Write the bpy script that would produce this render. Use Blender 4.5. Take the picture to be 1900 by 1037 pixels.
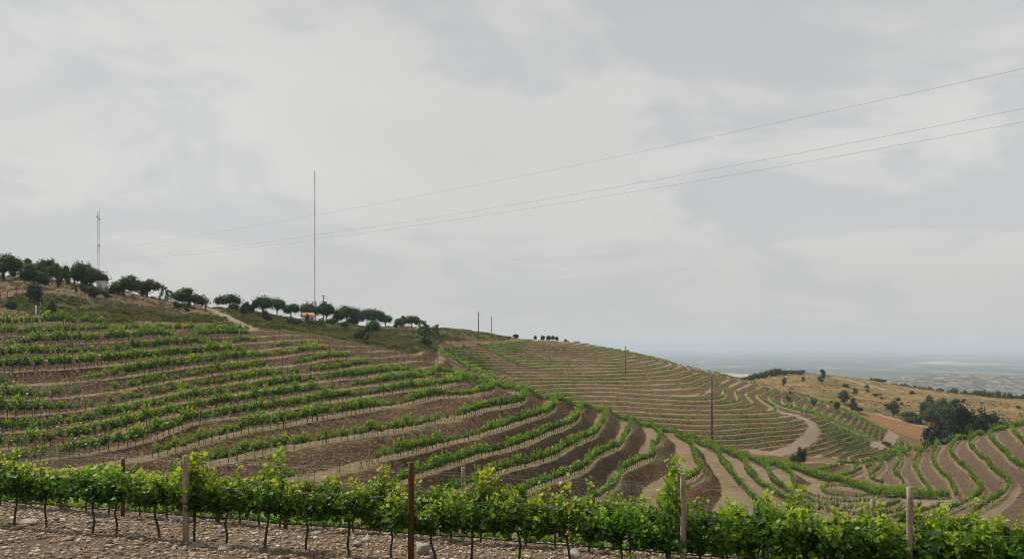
import bpy, math, random
import numpy as np
random.seed(7); rng = np.random.default_rng(7)
S = bpy.context.scene
for o in list(bpy.data.objects): bpy.data.objects.remove(o)
COL = S.collection
R = math.radians
FPX, CX, HY = 1500.0, 950.0, 640.0          # focal length in photo pixels, centre column, horizon row

# ---------------------------------------------------------------- camera, sky, sun, exposure
cd = bpy.data.cameras.new('camera'); cam = bpy.data.objects.new('camera', cd); COL.objects.link(cam)
cd.sensor_width = 36; cd.lens = 36 * FPX / 1900
cd.shift_y = (HY - 518.5) / 1900
cd.clip_start = .1; cd.clip_end = 200000
cam.location = (0, 0, 0); cam.rotation_euler = (R(90), 0, 0)
S.camera = cam
SUN_AZ, SUN_EL = R(-48), R(47)              # azimuth from +Y (view direction), negative = left
sun_dir = (math.sin(SUN_AZ) * math.cos(SUN_EL), math.cos(SUN_AZ) * math.cos(SUN_EL), math.sin(SUN_EL))
w = bpy.data.worlds.new('World'); S.world = w; w.use_nodes = True
nt = w.node_tree; nt.nodes.clear()
def N(t, **k):
    n = nt.nodes.new(t)
    for a, b in k.items(): setattr(n, a, b)
    return n
L = lambda a, b: nt.links.new(a, b)
out = N('ShaderNodeOutputWorld')
sky = N('ShaderNodeTexSky', sky_type='NISHITA'); sky.sun_disc = False
sky.sun_elevation = SUN_EL; sky.sun_rotation = SUN_AZ; sky.air_density = 1.2; sky.dust_density = 3
bg1 = N('ShaderNodeBackground'); bg1.inputs[1].default_value = .07
L(sky.outputs[0], bg1.inputs[0])
tc = N('ShaderNodeTexCoord'); sp = N('ShaderNodeSeparateXYZ'); L(tc.outputs['Generated'], sp.inputs[0])
za = N('ShaderNodeMath', operation='ABSOLUTE'); L(sp.outputs[2], za.inputs[0])
zz = N('ShaderNodeMath', operation='ADD'); L(za.outputs[0], zz.inputs[0]); zz.inputs[1].default_value = .22
dx = N('ShaderNodeMath', operation='DIVIDE'); L(sp.outputs[0], dx.inputs[0]); L(zz.outputs[0], dx.inputs[1])
dy = N('ShaderNodeMath', operation='DIVIDE'); L(sp.outputs[1], dy.inputs[0]); L(zz.outputs[0], dy.inputs[1])
cb = N('ShaderNodeCombineXYZ'); L(dx.outputs[0], cb.inputs[0]); L(dy.outputs[0], cb.inputs[1])
cb.inputs[2].default_value = 3.7
n1 = N('ShaderNodeTexNoise'); n1.inputs['Scale'].default_value = 1.5; n1.inputs['Detail'].default_value = 10
n1.inputs['Roughness'].default_value = .56; n1.inputs['Distortion'].default_value = .5; L(cb.outputs[0], n1.inputs['Vector'])
n2 = N('ShaderNodeTexNoise'); n2.inputs['Scale'].default_value = .5; n2.inputs['Detail'].default_value = 5; L(cb.outputs[0], n2.inputs['Vector'])
mp = N('ShaderNodeMapRange', interpolation_type='SMOOTHSTEP'); L(n1.outputs[0], mp.inputs[0]); mp.inputs[1].default_value = .42; mp.inputs[2].default_value = .55
cr = N('ShaderNodeValToRGB'); L(mp.outputs[0], cr.inputs[0])
cr.color_ramp.elements[0].color = (.575, .592, .602, 1); cr.color_ramp.elements[1].color = (.685, .680, .662, 1)
mp2 = N('ShaderNodeMapRange', interpolation_type='SMOOTHSTEP'); L(n2.outputs[0], mp2.inputs[0]); mp2.inputs[1].default_value = .35; mp2.inputs[2].default_value = .65
mp2.inputs[3].default_value = .93; mp2.inputs[4].default_value = 1.05
mul = N('ShaderNodeMix', data_type='RGBA', blend_type='MULTIPLY'); mul.inputs[0].default_value = 1
L(cr.outputs[0], mul.inputs[6]); L(mp2.outputs[0], mul.inputs[7])
# veil thickening to the horizon
hz = N('ShaderNodeMapRange', interpolation_type='SMOOTHSTEP'); L(za.outputs[0], hz.inputs[0]); hz.inputs[1].default_value = .0; hz.inputs[2].default_value = .22
hz.inputs[3].default_value = .75; hz.inputs[4].default_value = 0
mh = N('ShaderNodeMix', data_type='RGBA'); L(hz.outputs[0], mh.inputs[0]); L(mul.outputs[2], mh.inputs[6]); mh.inputs[7].default_value = (.585, .585, .575, 1)
bg2 = N('ShaderNodeBackground'); L(mh.outputs[2], bg2.inputs[0]); bg2.inputs[1].default_value = 1.0
mx = N('ShaderNodeMixShader'); mx.inputs[0].default_value = .96
L(bg1.outputs[0], mx.inputs[1]); L(bg2.outputs[0], mx.inputs[2]); L(mx.outputs[0], out.inputs[0])
sd = bpy.data.lights.new('sun', 'SUN'); sd.energy = 5.0; sd.angle = R(1.5); sd.color = (1, .91, .78)
so = bpy.data.objects.new('sun', sd); COL.objects.link(so)
from mathutils import Vector, Matrix
so.rotation_euler = Vector(sun_dir).to_track_quat('Z', 'Y').to_euler()
S.view_settings.view_transform = 'Standard'; S.view_settings.look = 'None'
S.view_settings.exposure = 0; S.view_settings.gamma = 1; S.view_settings.use_curve_mapping = False
S.render.engine = 'CYCLES'
S.cycles.filter_width = 1.0; S.cycles.volume_bounces = 1; S.cycles.transparent_max_bounces = 8

# ---------------------------------------------------------------- helpers
def tag(o, label=None, cat=None, group=None, kind=None):
    for k, v in (('label', label), ('category', cat), ('group', group), ('kind', kind)):
        if v: o[k] = v
    return o
def np_mesh(name, V, F, mat, tint=None, attrs=None, smooth=False):
    """V (n,3); F (m,4) quads or (m,3) triangles"""
    V = np.asarray(V, np.float32); F = np.asarray(F, np.int32); k = F.shape[1]
    me = bpy.data.meshes.new(name)
    me.vertices.add(len(V)); me.vertices.foreach_set('co', V.ravel())
    me.loops.add(F.size); me.loops.foreach_set('vertex_index', F.ravel())
    me.polygons.add(len(F)); me.polygons.foreach_set('loop_start', np.arange(0, F.size, k, dtype=np.int32))
    if smooth: me.polygons.foreach_set('use_smooth', np.ones(len(F), bool))
    me.update(calc_edges=True)
    at = dict(attrs or {})
    if tint is not None: at['tint'] = tint
    for n, a in at.items():
        x = me.attributes.new(n, 'FLOAT', 'POINT'); x.data.foreach_set('value', np.asarray(a, np.float32))
    if mat: me.materials.append(mat)
    return me
def link(name, me, parent=None, loc=None):
    o = bpy.data.objects.new(name, me); COL.objects.link(o)
    if parent is not None: o.parent = parent
    if loc is not None: o.location = loc
    return o
def empty(name, loc, label, cat, group=None, rz=0):
    o = bpy.data.objects.new(name, None); COL.objects.link(o); o.location = loc; o.rotation_euler = (0, 0, rz)
    o.empty_display_size = .3
    return tag(o, label, cat, group)
class G:
    """collects quad geometry with a tint per vertex"""
    def __init__(s): s.V, s.F, s.T, s.n = [], [], [], 0
    def add(s, V, F, T=0.):
        V = np.asarray(V, float); F = np.asarray(F, int)
        s.V.append(V); s.F.append(F + s.n); s.T.append(np.full(len(V), T) if np.isscalar(T) else np.asarray(T)); s.n += len(V)
    def tube(s, pts, rad, seg=6, T=0., cap=True, jit=0):
        pts = np.asarray(pts, float); n = len(pts); rad = np.full(n, rad) if np.isscalar(rad) else np.asarray(rad, float)
        a = np.linspace(0, 2 * math.pi, seg, endpoint=False); V = []
        for i in range(n):
            d = pts[min(i + 1, n - 1)] - pts[max(i - 1, 0)]; d /= (np.linalg.norm(d) + 1e-9)
            up = np.array([1., 0, 0]) if abs(d[2]) > .8 else np.array([0, 0, 1.])
            x = np.cross(d, up); x /= np.linalg.norm(x); y = np.cross(d, x)
            r = rad[i] * (1 + jit * rng.normal(size=seg))
            V.append(pts[i] + np.outer(np.cos(a) * r, x) + np.outer(np.sin(a) * r, y))
        V = np.concatenate(V); F = []
        for i in range(n - 1):
            for j in range(seg):
                k = (j + 1) % seg; F.append([i * seg + j, i * seg + k, (i + 1) * seg + k, (i + 1) * seg + j])
        if cap:
            for b in (0, (n - 1) * seg):
                for j in range(1, seg - 1, 2): F.append([b, b + j, b + j + 1, b + (j + 2) % seg] if j + 2 <= seg else [b, b + j, b + j + 1, b + j + 1])
            F = [f for f in F if len(set(f)) == 4]
        s.add(V, F, T)
    def box(s, c, d, T=0., rz=0):
        c = np.asarray(c, float); d = np.asarray(d, float) / 2
        V = np.array([[x, y, z] for z in (-1, 1) for y in (-1, 1) for x in (-1, 1)]) * d
        cs, sn = math.cos(rz), math.sin(rz); V[:, :2] = V[:, :2] @ np.array([[cs, sn], [-sn, cs]])
        s.add(V + c, [[0, 2, 3, 1], [4, 5, 7, 6], [0, 1, 5, 4], [2, 6, 7, 3], [0, 4, 6, 2], [1, 3, 7, 5]], T)
    def arr(s): return np.concatenate(s.V), np.concatenate(s.F), np.concatenate(s.T)
    def mesh(s, name, mat, smooth=False):
        V, F, T = s.arr(); return np_mesh(name, V, F, mat, T, smooth=smooth)
def merge(protos, idx, pos, rz, sc, tadd=None):
    """real copies of proto arrays (V,F,T) at positions; rz angle, sc (n,3)"""
    Vs, Fs, Ts, n = [], [], [], 0
    for k, (V, F, T) in enumerate(protos):
        m = np.where(idx == k)[0]
        if not len(m): continue
        c, s_ = np.cos(rz[m])[:, None], np.sin(rz[m])[:, None]
        P = V[None] * sc[m][:, None, :]
        X = P[..., 0] * c - P[..., 1] * s_ + pos[m, 0][:, None]; Y = P[..., 0] * s_ + P[..., 1] * c + pos[m, 1][:, None]
        Z = P[..., 2] + pos[m, 2][:, None]
        Vs.append(np.stack([X, Y, Z], -1).reshape(-1, 3))
        Fs.append((F[None] + (np.arange(len(m)) * len(V))[:, None, None] + n).reshape(-1, F.shape[1]))
        t = np.repeat(T[None], len(m), 0)
        if tadd is not None: t = np.where(t < -.5, t, np.clip(t + tadd[m][:, None], 0, 1))
        Ts.append(t.ravel()); n += len(m) * len(V)
    return np.concatenate(Vs), np.concatenate(Fs), np.concatenate(Ts)
def leaves(g, P, size, T, rngl=rng, flat=.0, lobed=False, aspect=1.):
    """scattered leaf faces at points P (n,3)"""
    n = len(P); nr = rngl.normal(size=(n, 3)); nr[:, 2] += flat; nr /= np.linalg.norm(nr, axis=1)[:, None]
    a = rngl.normal(size=(n, 3)); u = np.cross(nr, a); u /= np.linalg.norm(u, axis=1)[:, None]; v = np.cross(nr, u)
    size = np.broadcast_to(size, n)[:, None, None]
    if lobed:
        ang = np.linspace(0, 2 * math.pi, 10, endpoint=False) - math.pi / 2
        rr = np.array([.25, .62, .78, .60, 1.0, .66, 1.12, .66, 1.0, .60]); rr = np.array([.30, .72, .62, 1.0, .66, 1.15, .66, 1.0, .62, .72])
        p2 = np.vstack([[0, -.1], np.c_[np.cos(ang) * rr, np.sin(ang) * rr]]) * .6
        zc = np.r_[0.0, np.where(np.arange(10) % 2, .10, -.06)] 
        q = (p2[None, :, 0:1] * u[:, None] + p2[None, :, 1:2] * v[:, None] + zc[None, :, None] * nr[:, None]) * size + P[:, None]
        F = np.array([[0, 1 + i, 2 + i, 1 + (i + 2) % 10] for i in range(0, 10, 2)]); k = 11
    else:
        p2 = np.array([[-.5, 0], [0, -.5 * aspect], [.5, 0], [0, .5 * aspect]])
        q = (p2[None, :, 0:1] * u[:, None] + p2[None, :, 1:2] * v[:, None]) * size + P[:, None]
        F = np.array([[0, 1, 2, 3]]); k = 4
    g.add(q.reshape(-1, 3), (F[None] + (np.arange(n) * k)[:, None, None]).reshape(-1, 4), np.repeat(np.broadcast_to(T, n), k))
_tab = np.random.default_rng(3).random((256, 256))
def vnoise(x, y, s=1.):
    x = np.asarray(x) / s; y = np.asarray(y) / s; xi = np.floor(x).astype(int); yi = np.floor(y).astype(int)
    fx = x - xi; fy = y - yi; fx = fx * fx * (3 - 2 * fx); fy = fy * fy * (3 - 2 * fy); t = lambda a, b: _tab[a & 255, b & 255]
    return (t(xi, yi) * (1 - fx) + t(xi + 1, yi) * fx) * (1 - fy) + (t(xi, yi + 1) * (1 - fx) + t(xi + 1, yi + 1) * fx) * fy
def fbm(x, y, s, o=3):
    r = 0; a = .5
    for i in range(o): r = r + a * vnoise(np.asarray(x) + 17 * i, np.asarray(y) - 31 * i, s / 2 ** i); a /= 2
    return r / (1 - .5 ** o)
sstep = lambda x, a, b: (lambda t: t * t * (3 - 2 * t))(np.clip((x - a) / (b - a), 0, 1))

# ---------------------------------------------------------------- materials
class M:
    def __init__(s, name, rough=.9, spec=.2):
        s.m = bpy.data.materials.new(name); s.m.use_nodes = True; s.t = s.m.node_tree
        s.b = s.t.nodes['Principled BSDF']; s.b.inputs['Roughness'].default_value = rough
        s.b.inputs['Specular IOR Level'].default_value = spec; s.tc = None
    def n(s, t, **k):
        x = s.t.nodes.new(t)
        for a, b in k.items(): setattr(x, a, b)
        return x
    def l(s, a, b): s.t.links.new(a, b)
    def co(s):
        if not s.tc: s.tc = s.n('ShaderNodeTexCoord').outputs['Object']
        return s.tc
    def noise(s, scale, detail=4, rough=.55, lo=.3, hi=.7, vec=None, stretch=None):
        x = s.n('ShaderNodeTexNoise'); x.inputs['Scale'].default_value = scale; x.inputs['Detail'].default_value = detail; x.inputs['Roughness'].default_value = rough
        v = vec or s.co()
        if stretch:
            m_ = s.n('ShaderNodeMapping'); m_.inputs['Scale'].default_value = stretch; s.l(v, m_.inputs[0]); v = m_.outputs[0]
        s.l(v, x.inputs['Vector']); r = s.n('ShaderNodeMapRange'); r.inputs[1].default_value = lo; r.inputs[2].default_value = hi; s.l(x.outputs[0], r.inputs[0]); return r.outputs[0]
    def attr(s, name, lo=0, hi=1):
        a = s.n('ShaderNodeAttribute', attribute_name=name); r = s.n('ShaderNodeMapRange'); r.inputs[1].default_value = lo; r.inputs[2].default_value = hi
        s.l(a.outputs['Fac'], r.inputs[0]); return r.outputs[0]
    def mix(s, f, a, b, mode='MIX'):
        x = s.n('ShaderNodeMix', data_type='RGBA', blend_type=mode)
        for v, i in ((f, 0), (a, 6), (b, 7)):
            if hasattr(v, 'is_linked'): s.l(v, x.inputs[i])
            elif i == 0: x.inputs[0].default_value = v
            else: x.inputs[i].default_value = (*v, 1)
        return x.outputs[2]
    def math(s, op, a, b=None):
        x = s.n('ShaderNodeMath', operation=op)
        for v, i in ((a, 0), (b, 1)):
            if v is None: continue
            if hasattr(v, 'is_linked'): s.l(v, x.inputs[i])
            else: x.inputs[i].default_value = v
        return x.outputs[0]
    def bump(s, h, dist=.05, st=1.):
        x = s.n('ShaderNodeBump'); x.inputs['Distance'].default_value = dist; x.inputs['Strength'].default_value = st; s.l(h, x.inputs['Height']); s.l(x.outputs[0], s.b.inputs['Normal']); return x
    def col(s, c):
        if hasattr(c, 'is_linked'): s.l(c, s.b.inputs['Base Color'])
        else: s.b.inputs['Base Color'].default_value = (*c, 1)
        return s
def simple(name, a, b, scale=3, rough=.85, spec=.2, bump=0, stretch=None, detail=4):
    k = M(name, rough, spec); f = k.noise(scale, detail, stretch=stretch); k.col(k.mix(f, a, b))
    if bump: k.bump(f, bump)
    return k.m
def leafmat(name, dark, mid, light, trans=.35, wood=(.06, .045, .035), spec=.25, rough=.5, rand=False):
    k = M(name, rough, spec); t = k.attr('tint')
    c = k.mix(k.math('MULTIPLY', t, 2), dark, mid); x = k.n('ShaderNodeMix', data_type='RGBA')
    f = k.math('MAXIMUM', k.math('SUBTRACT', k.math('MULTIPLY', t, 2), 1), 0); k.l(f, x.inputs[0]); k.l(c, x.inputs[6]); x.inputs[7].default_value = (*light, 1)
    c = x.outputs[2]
    a = k.n('ShaderNodeAttribute', attribute_name='tint'); isw = k.math('LESS_THAN', a.outputs['Fac'], -.5)
    c = k.mix(isw, c, wood); oi = k.n('ShaderNodeObjectInfo'); rr = k.n('ShaderNodeMapRange'); rr.inputs[3].default_value = .8; rr.inputs[4].default_value = 1.25; k.l(oi.outputs['Random'], rr.inputs[0]); cc_ = k.n('ShaderNodeCombineColor'); k.l(rr.outputs[0], cc_.inputs[0]); cc_.inputs[1].default_value = 1.0; cc_.inputs[2].default_value = .95; c = k.mix(1 if rand else 0, c, cc_.outputs[0], 'MULTIPLY'); k.col(c)
    tr = k.n('ShaderNodeBsdfTranslucent'); br = k.mix(1, c, (1.25, 1.3, .6), 'MULTIPLY'); k.l(br, tr.inputs[0])
    ms = k.n('ShaderNodeMixShader'); k.l(k.math('MULTIPLY', k.math('SUBTRACT', 1, isw), trans), ms.inputs[0]); k.l(k.b.outputs[0], ms.inputs[1]); k.l(tr.outputs[0], ms.inputs[2])
    k.l(ms.outputs[0], k.t.nodes['Material Output'].inputs[0]); return k.m
MT = {}
MT['vine'] = leafmat('vine_leaf', (.026, .068, .012), (.090, .185, .020), (.33, .42, .05), .45, rand=True)
MT['vinefar'] = leafmat('terrace_vine_leaf', (.021, .060, .009), (.100, .205, .018), (.34, .42, .045), .42)
MT['pine'] = leafmat('pine_foliage', (.021, .052, .019), (.058, .112, .033), (.13, .19, .055), .1, (.07, .05, .04), .1, .8, rand=True)
MT['oak'] = leafmat('oak_foliage', (.024, .048, .019), (.064, .104, .036), (.14, .175, .06), .12, (.06, .05, .042), .1, .8, rand=True)
MT['darkoak'] = leafmat('dark_oak_foliage', (.008, .017, .008), (.020, .034, .014), (.05, .07, .025), .08, (.06, .05, .042), .1, .8)
MT['grey'] = leafmat('olive_foliage', (.03, .04, .03), (.06, .075, .052), (.11, .125, .08), .12, (.07, .06, .05), .1, .8, rand=True)
MT['scrub'] = leafmat('scrub_foliage', (.035, .046, .014), (.085, .098, .028), (.16, .155, .05), .15, (.07, .06, .05), .1, .9)
MT['grass'] = leafmat('grass_blade', (.06, .085, .02), (.15, .16, .04), (.34, .28, .11), .3, spec=.1, rough=.9)
MT['bark'] = simple('vine_bark', (.035, .026, .02), (.10, .078, .06), 30, bump=.01, stretch=(1, 1, .2))
MT['trunk'] = simple('tree_bark', (.04, .03, .025), (.11, .08, .06), 4, bump=.03, stretch=(1, 1, .2))
MT['postgrey'] = simple('weathered_post_wood', (.15, .115, .08), (.36, .29, .215), 22, bump=.008, stretch=(1, 1, .08))
MT['postbrown'] = simple('brown_treated_post_wood', (.055, .025, .010), (.13, .058, .022), 20, bump=.006, stretch=(1, 1, .08))
MT['postdark'] = simple('dark_stake_wood', (.05, .035, .025), (.12, .085, .06), 9)
MT['wire'] = simple('galvanised_wire', (.20, .20, .20), (.30, .30, .30), 40, .4, .5)
MT['hose'] = simple('black_hose_rubber', (.012, .012, .014), (.03, .03, .034), 12, .5, .4)
MT['concrete'] = simple('pole_concrete', (.16, .15, .14), (.26, .25, .235), 3)
MT['darkpole'] = simple('dark_pole_wood', (.035, .028, .024), (.07, .058, .05), 3)
MT['steel_white'] = simple('mast_white_paint', (.5, .5, .5), (.6, .6, .6), 3, .5)
MT['steel_grey'] = simple('mast_grey_steel', (.22, .22, .23), (.30, .30, .31), 3, .5)
MT['steel_red'] = simple('mast_red_paint', (.20, .075, .06), (.26, .11, .085), 3, .6)
MT['wall'] = simple('white_plaster', (.52, .51, .49), (.66, .65, .62), 2.5, bump=.01)
MT['tile'] = simple('terracotta_tile', (.26, .13, .08), (.40, .22, .14), 5, bump=.01)
MT['dark'] = simple('dark_glass', (.02, .022, .025), (.04, .045, .05), 2, .25, .5)
MT['cable'] = simple('cable_metal', (.16, .16, .17), (.22, .22, .23), 2, .5)
# stones
k = M('stone', .85, .25); oi = k.n('ShaderNodeObjectInfo'); t = k.attr('tint')
c = k.mix(t, (.14, .095, .058), (.56, .47, .355)); c = k.mix(k.math('MULTIPLY', k.noise(9, 5), .4), c, (.20, .145, .10)); c = k.mix(k.math('MULTIPLY', k.noise(2.3, 2, lo=.5, hi=.62), .4), c, (.27, .15, .08)); k.col(c); k.bump(k.noise(30, 5), .012); MT['stone'] = k.m
k = M('pale_stone', .8, .25); c = k.mix(k.noise(6, 5), (.38, .33, .27), (.58, .53, .46)); c = k.mix(k.math('MULTIPLY', k.noise(11, 3, lo=.5, hi=.65), .7), c, (.28, .19, .12)); k.col(c); k.bump(k.noise(22, 5), .02); MT['palestone'] = k.m
# gravelly foreground soil
k = M('stony_soil', .95, .1); c = k.mix(k.noise(16, 8, .7, .35, .65), (.13, .09, .058), (.33, .245, .17)); c = k.mix(k.noise(.7, 3, lo=.4, hi=.65), c, (.20, .142, .092)); v = k.n('ShaderNodeTexVoronoi'); v.inputs['Scale'].default_value = 22; k.l(k.co(), v.inputs['Vector'])
c = k.mix(k.math('MULTIPLY', k.math('LESS_THAN', v.outputs['Distance'], .35), .5), c, (.33, .27, .22)); k.col(c); k.bump(k.noise(18, 8, .7), .07); MT['soil'] = k.m
# hillside
k = M('hillside_soil', .97, .08); co = k.co()
riserpale = k.attr('pale'); bench = k.mix(k.noise(1.4, 7, .75), (.29, .21, .13), (.50, .385, .26)); bench = k.mix(k.math('MULTIPLY', k.noise(.22, 6, .7, .46, .60), .55), bench, (.20, .19, .07))
riser = k.mix(k.noise(2.6, 8, .85, .36, .64), (.055, .033, .019), (.245, .162, .100)); riser = k.mix(k.math('MULTIPLY', k.noise(.09, 4, .6, .48, .62), .6), riser, (.19, .098, .048))
v = k.n('ShaderNodeTexVoronoi'); v.inputs['Scale'].default_value = 2.3; k.l(co, v.inputs['Vector'])
st = k.math('MULTIPLY', k.math('LESS_THAN', v.outputs['Distance'], .30), k.noise(3, 2, lo=.42, hi=.5)); riser = k.mix(k.math('MULTIPLY', st, .9), riser, (.44, .33, .23))
riser = k.mix(k.math('MULTIPLY', k.noise(.33, 5, .75, .54, .66), .55), riser, (.085, .085, .035))
riser = k.mix(k.math('MULTIPLY', riserpale, .65), riser, k.mix(k.noise(1.9, 8, .8, .36, .64), (.13, .092, .065), (.34, .255, .19)))
rv = k.attr('riser'); rv = k.math('ADD', rv, k.math('MULTIPLY', k.math('SUBTRACT', k.noise(1.5, 5, .7), .5), .35))
ra = k.n('ShaderNodeMapRange', interpolation_type='SMOOTHSTEP'); ra.inputs[1].default_value = .3; ra.inputs[2].default_value = .7; k.l(rv, ra.inputs[0])
c = k.mix(ra.outputs[0], bench, riser)
edge = k.math('MULTIPLY', k.attr('edge'), k.noise(.12, 4, .6, .42, .6)); c = k.mix(k.math('MULTIPLY', edge, .6), c, (.34, .30, .12))
scr = k.mix(k.noise(.35, 6, .7), (.075, .075, .025), (.19, .165, .060)); scr = k.mix(k.noise(.05, 3), scr, (.10, .105, .035))
dry = k.mix(k.noise(.8, 7, .7), (.21, .14, .075), (.38, .27, .16)); dry = k.mix(k.noise(.07, 4, lo=.4, hi=.62), dry, (.21, .13, .078)); dry = k.mix(k.math('MULTIPLY', k.noise(.5, 5, .75, .52, .6), .7), dry, (.10, .095, .045))
road = k.mix(k.noise(1.1, 8, .8), (.36, .28, .20), (.48, .39, .30))
far = k.mix(k.noise(.12, 7, .72, .36, .62), (.17, .13, .05), (.42, .28, .125)); far = k.mix(k.math('MULTIPLY', k.noise(.42, 5, .75, .50, .60), .85), far, (.085, .085, .038)); far = k.mix(k.math('MULTIPLY', k.noise(.03, 4, .6, .5, .62), .6), far, (.14, .125, .06))
org = k.mix(k.noise(.15, 6, .7), (.28, .14, .065), (.36, .205, .10)); org = k.mix(k.math('MULTIPLY', k.noise(.5, 3, stretch=(.12, 1, 1), lo=.5, hi=.65), .5), org, (.26, .155, .085))
for nm, cc in (('scrub', scr), ('dry', dry), ('far', far), ('field', org), ('road', road)):
    f = k.math('ADD', k.attr(nm), k.math('MULTIPLY', k.math('SUBTRACT', k.noise(.45 if nm != 'road' else 1.5, 5, .7), .5), .35)); r_ = k.n('ShaderNodeMapRange'); r_.inputs[1].default_value = .4; r_.inputs[2].default_value = .6; k.l(f, r_.inputs[0]); c = k.mix(r_.outputs[0], c, cc)
k.col(c); k.bump(k.noise(2.4, 8, .8), .5, 1.); MT['hill'] = k.m
# far plain
k = M('plain_fields', 1, 0); co = k.co()
v = k.n('ShaderNodeTexVoronoi'); v.inputs['Scale'].default_value = .0016; v.inputs['Randomness'].default_value = .9; mpg = k.n('ShaderNodeMapping'); mpg.inputs['Scale'].default_value = (1, .45, 1); k.l(co, mpg.inputs[0]); k.l(mpg.outputs[0], v.inputs['Vector'])
sc_ = k.n('ShaderNodeSeparateColor'); k.l(v.outputs['Color'], sc_.inputs[0])
rp = k.n('ShaderNodeValToRGB'); k.l(sc_.outputs[0], rp.inputs[0]); rp.color_ramp.interpolation = 'CONSTANT'
e = rp.color_ramp.elements; e[0].color = (.03, .05, .04, 1); e[0].position = 0; e[1].color = (.06, .08, .05, 1); e[1].position = .35
for p, q in ((.6, (.04, .06, .045, 1)), (.74, (.16, .15, .10, 1)), (.88, (.55, .48, .38, 1))): x = e.new(p); x.color = q
c = k.mix(k.noise(.0022, 6, .75, .42, .58), rp.outputs[0], (.02, .04, .03)); c = k.mix(k.noise(.0007, 4, .6, .5, .6), c, (.09, .105, .06))
c = k.mix(k.math('MULTIPLY', k.noise(.006, 7, .85, .50, .56), .85), c, (.018, .034, .026)); c = k.mix(k.math('MULTIPLY', k.noise(.0035, 7, .85, .56, .60), .8), c, (.40, .34, .26)); tan_ = k.mix(k.noise(.03, 7, .85, .50, .56), (.02, .035, .028), (.34, .26, .18)); c = k.mix(k.attr('tan'), c, tan_); k.col(c); MT['plain'] = k.m

# ---------------------------------------------------------------- terrain model
# control points: (px, py, Y[, u]) -> world
CP = """
-400 835 90 2;-400 700 118 7.5;-400 610 140 11
0 865 85 1;0 807 94 3;0 745 103 5;0 692 113 7;0 645 124 9;0 608 135 11
177 868 80 0;240 800 94 2.2;240 740 106 4.4;240 690 117 6.4;240 645 130 8.5;240 606 146 10.6
303 888 79 -1;353 787 99 1
480 850 85 -1;480 802 95 0;480 774 102 1;480 728 115 3;480 686 130 5;480 652 145 7;480 625 160 9;480 614 168 10
606 728 122 2;607 669 150 5;606 640 165 7;600 626 178 8.6
631 887 80 -2;631 822 93 -1;606 778 104 0;650 690 146 3.9
707 761 115 0;707 716 133 2;700 678 160 4;700 660 176 5.4
763 847 93 -2;758 804 102 -1;808 741 130 0;770 892 86 -3;760 690 160 3;812 697 160 2;850 704 168 1
880 817 108 -2;884 774 121 -1;880 855 100 -3;860 910 89 -4;894 712 168 0
963 791 124 -2;960 756 136 -1;978 733 160 -1;963 832 112 -3;948 875 101 -4
1036 759 152 -2;1044 745 170 -2;1031 804 128 -3;1079 766 164 -3;1085 756 180 -3
1021 857 111 -4;1097 817 132 -4;1126 780 162 -4;1125 767 180 -4
1041 895 104 -5;1107 862 118 -5;1145 837 132 -5;1163 817 146 -5;1174 791 170 -5
1153 882 119 -6;1190 865 128 -6;1213 837 146 -6;1225 804 172 -6
1309 893 124 -7;1314 872 134 -7;1304 852 146 -7;1284 824 166 -7;1259 803 184 -7
1375 898 131 -8;1342 860 153 -8;1291 824 178 -8
1430 913 132 -9;1392 865 160 -9;1324 824 186 -9
1476 921 136 -10;1418 865 168 -10;1355 841 186 -10
1560 925 145 -11.6;1500 890 165 -11.3;1450 862 184 -11.2;1620 920 150 -12.2
1854 800 160 -4.4;1892 845 124 -4.4;1930 840 122 -3.4
1816 812 166 -5.5;1834 845 136 -5.5;1882 883 114 -5.5;1891 898 108 -5.5;1849 939 94 -5.5
1784 815 175 -6.6;1786 850 146 -6.6;1809 870 133 -6.6;1839 908 115 -6.6
1746 822 182 -7.7;1738 860 152 -7.7;1756 878 140 -7.7;1786 918 121 -7.7
1700 833 186 -8.8;1698 860 164 -8.8;1710 886 148 -8.8;1728 918 131 -8.8
1660 845 188 -9.9;1657 878 163 -9.9;1667 903 148 -9.9
1630 853 190 -10.9;1620 878 171 -10.9;1622 893 160 -10.9
1594 862 192 -11.9;1584 881 178 -11.9
2300 800 120 1;2300 740 170 1
"""
near = []
for ln in CP.strip().replace('\n', ';').split(';'):
    px, py, Y, u = map(float, ln.split()); near.append(((px - CX) / FPX * Y, Y, (HY - py) / FPX * Y, u))
near = np.array(near)
HP = """
0 600 138;0 560 165;0 520 200;-400 600 140;-400 500 200;200 602 148;200 575 170;200 545 205;300 605 155;300 563 215
400 605 168;400 573 240;480 604 185;480 581 262;580 620 190;580 598 290;640 630 196;700 640 205;700 610 320;760 643 215;760 611 332;480 591 228;540 593 256;580 607 232;620 603 256;660 607 272;700 612 285;740 613 300;110 520 207;65 517 210;130 540 185
800 645 235;800 612 340;840 642 270;888 638 290;888 616 375;950 629 385
800 672 195;900 690 262;900 662 310;850 660 265;1000 715 255;1000 690 290;1000 660 335;1000 631 388
1100 750 240;1100 720 265;1100 690 300;1100 660 345;1100 641 388;1220 780 225;1220 750 245;1220 720 275;1220 690 315;1220 666 362
1321 800 215;1321 770 235;1321 740 260;1321 715 295;1321 692 345;1420 838 206;1420 790 228;1420 760 255;1420 735 290;1420 716 330
1500 850 208;1470 790 228;1510 770 250;1560 850 215;1560 800 243;1560 760 290;1650 826 262;1650 803 290;1600 780 285;1500 737 315
1700 800 330;1740 780 370;1620 768 400;1540 752 380;1480 692 560;1420 703 540;1380 708 520;1560 698 560;1620 707 560;1700 720 550;1800 733 535;1900 742 530
1500 735 430;1600 745 430;1700 765 400;1800 772 400;1900 785 360;1900 765 430;1740 820 300;2300 720 500;2300 780 350
"""
hp = []
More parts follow.
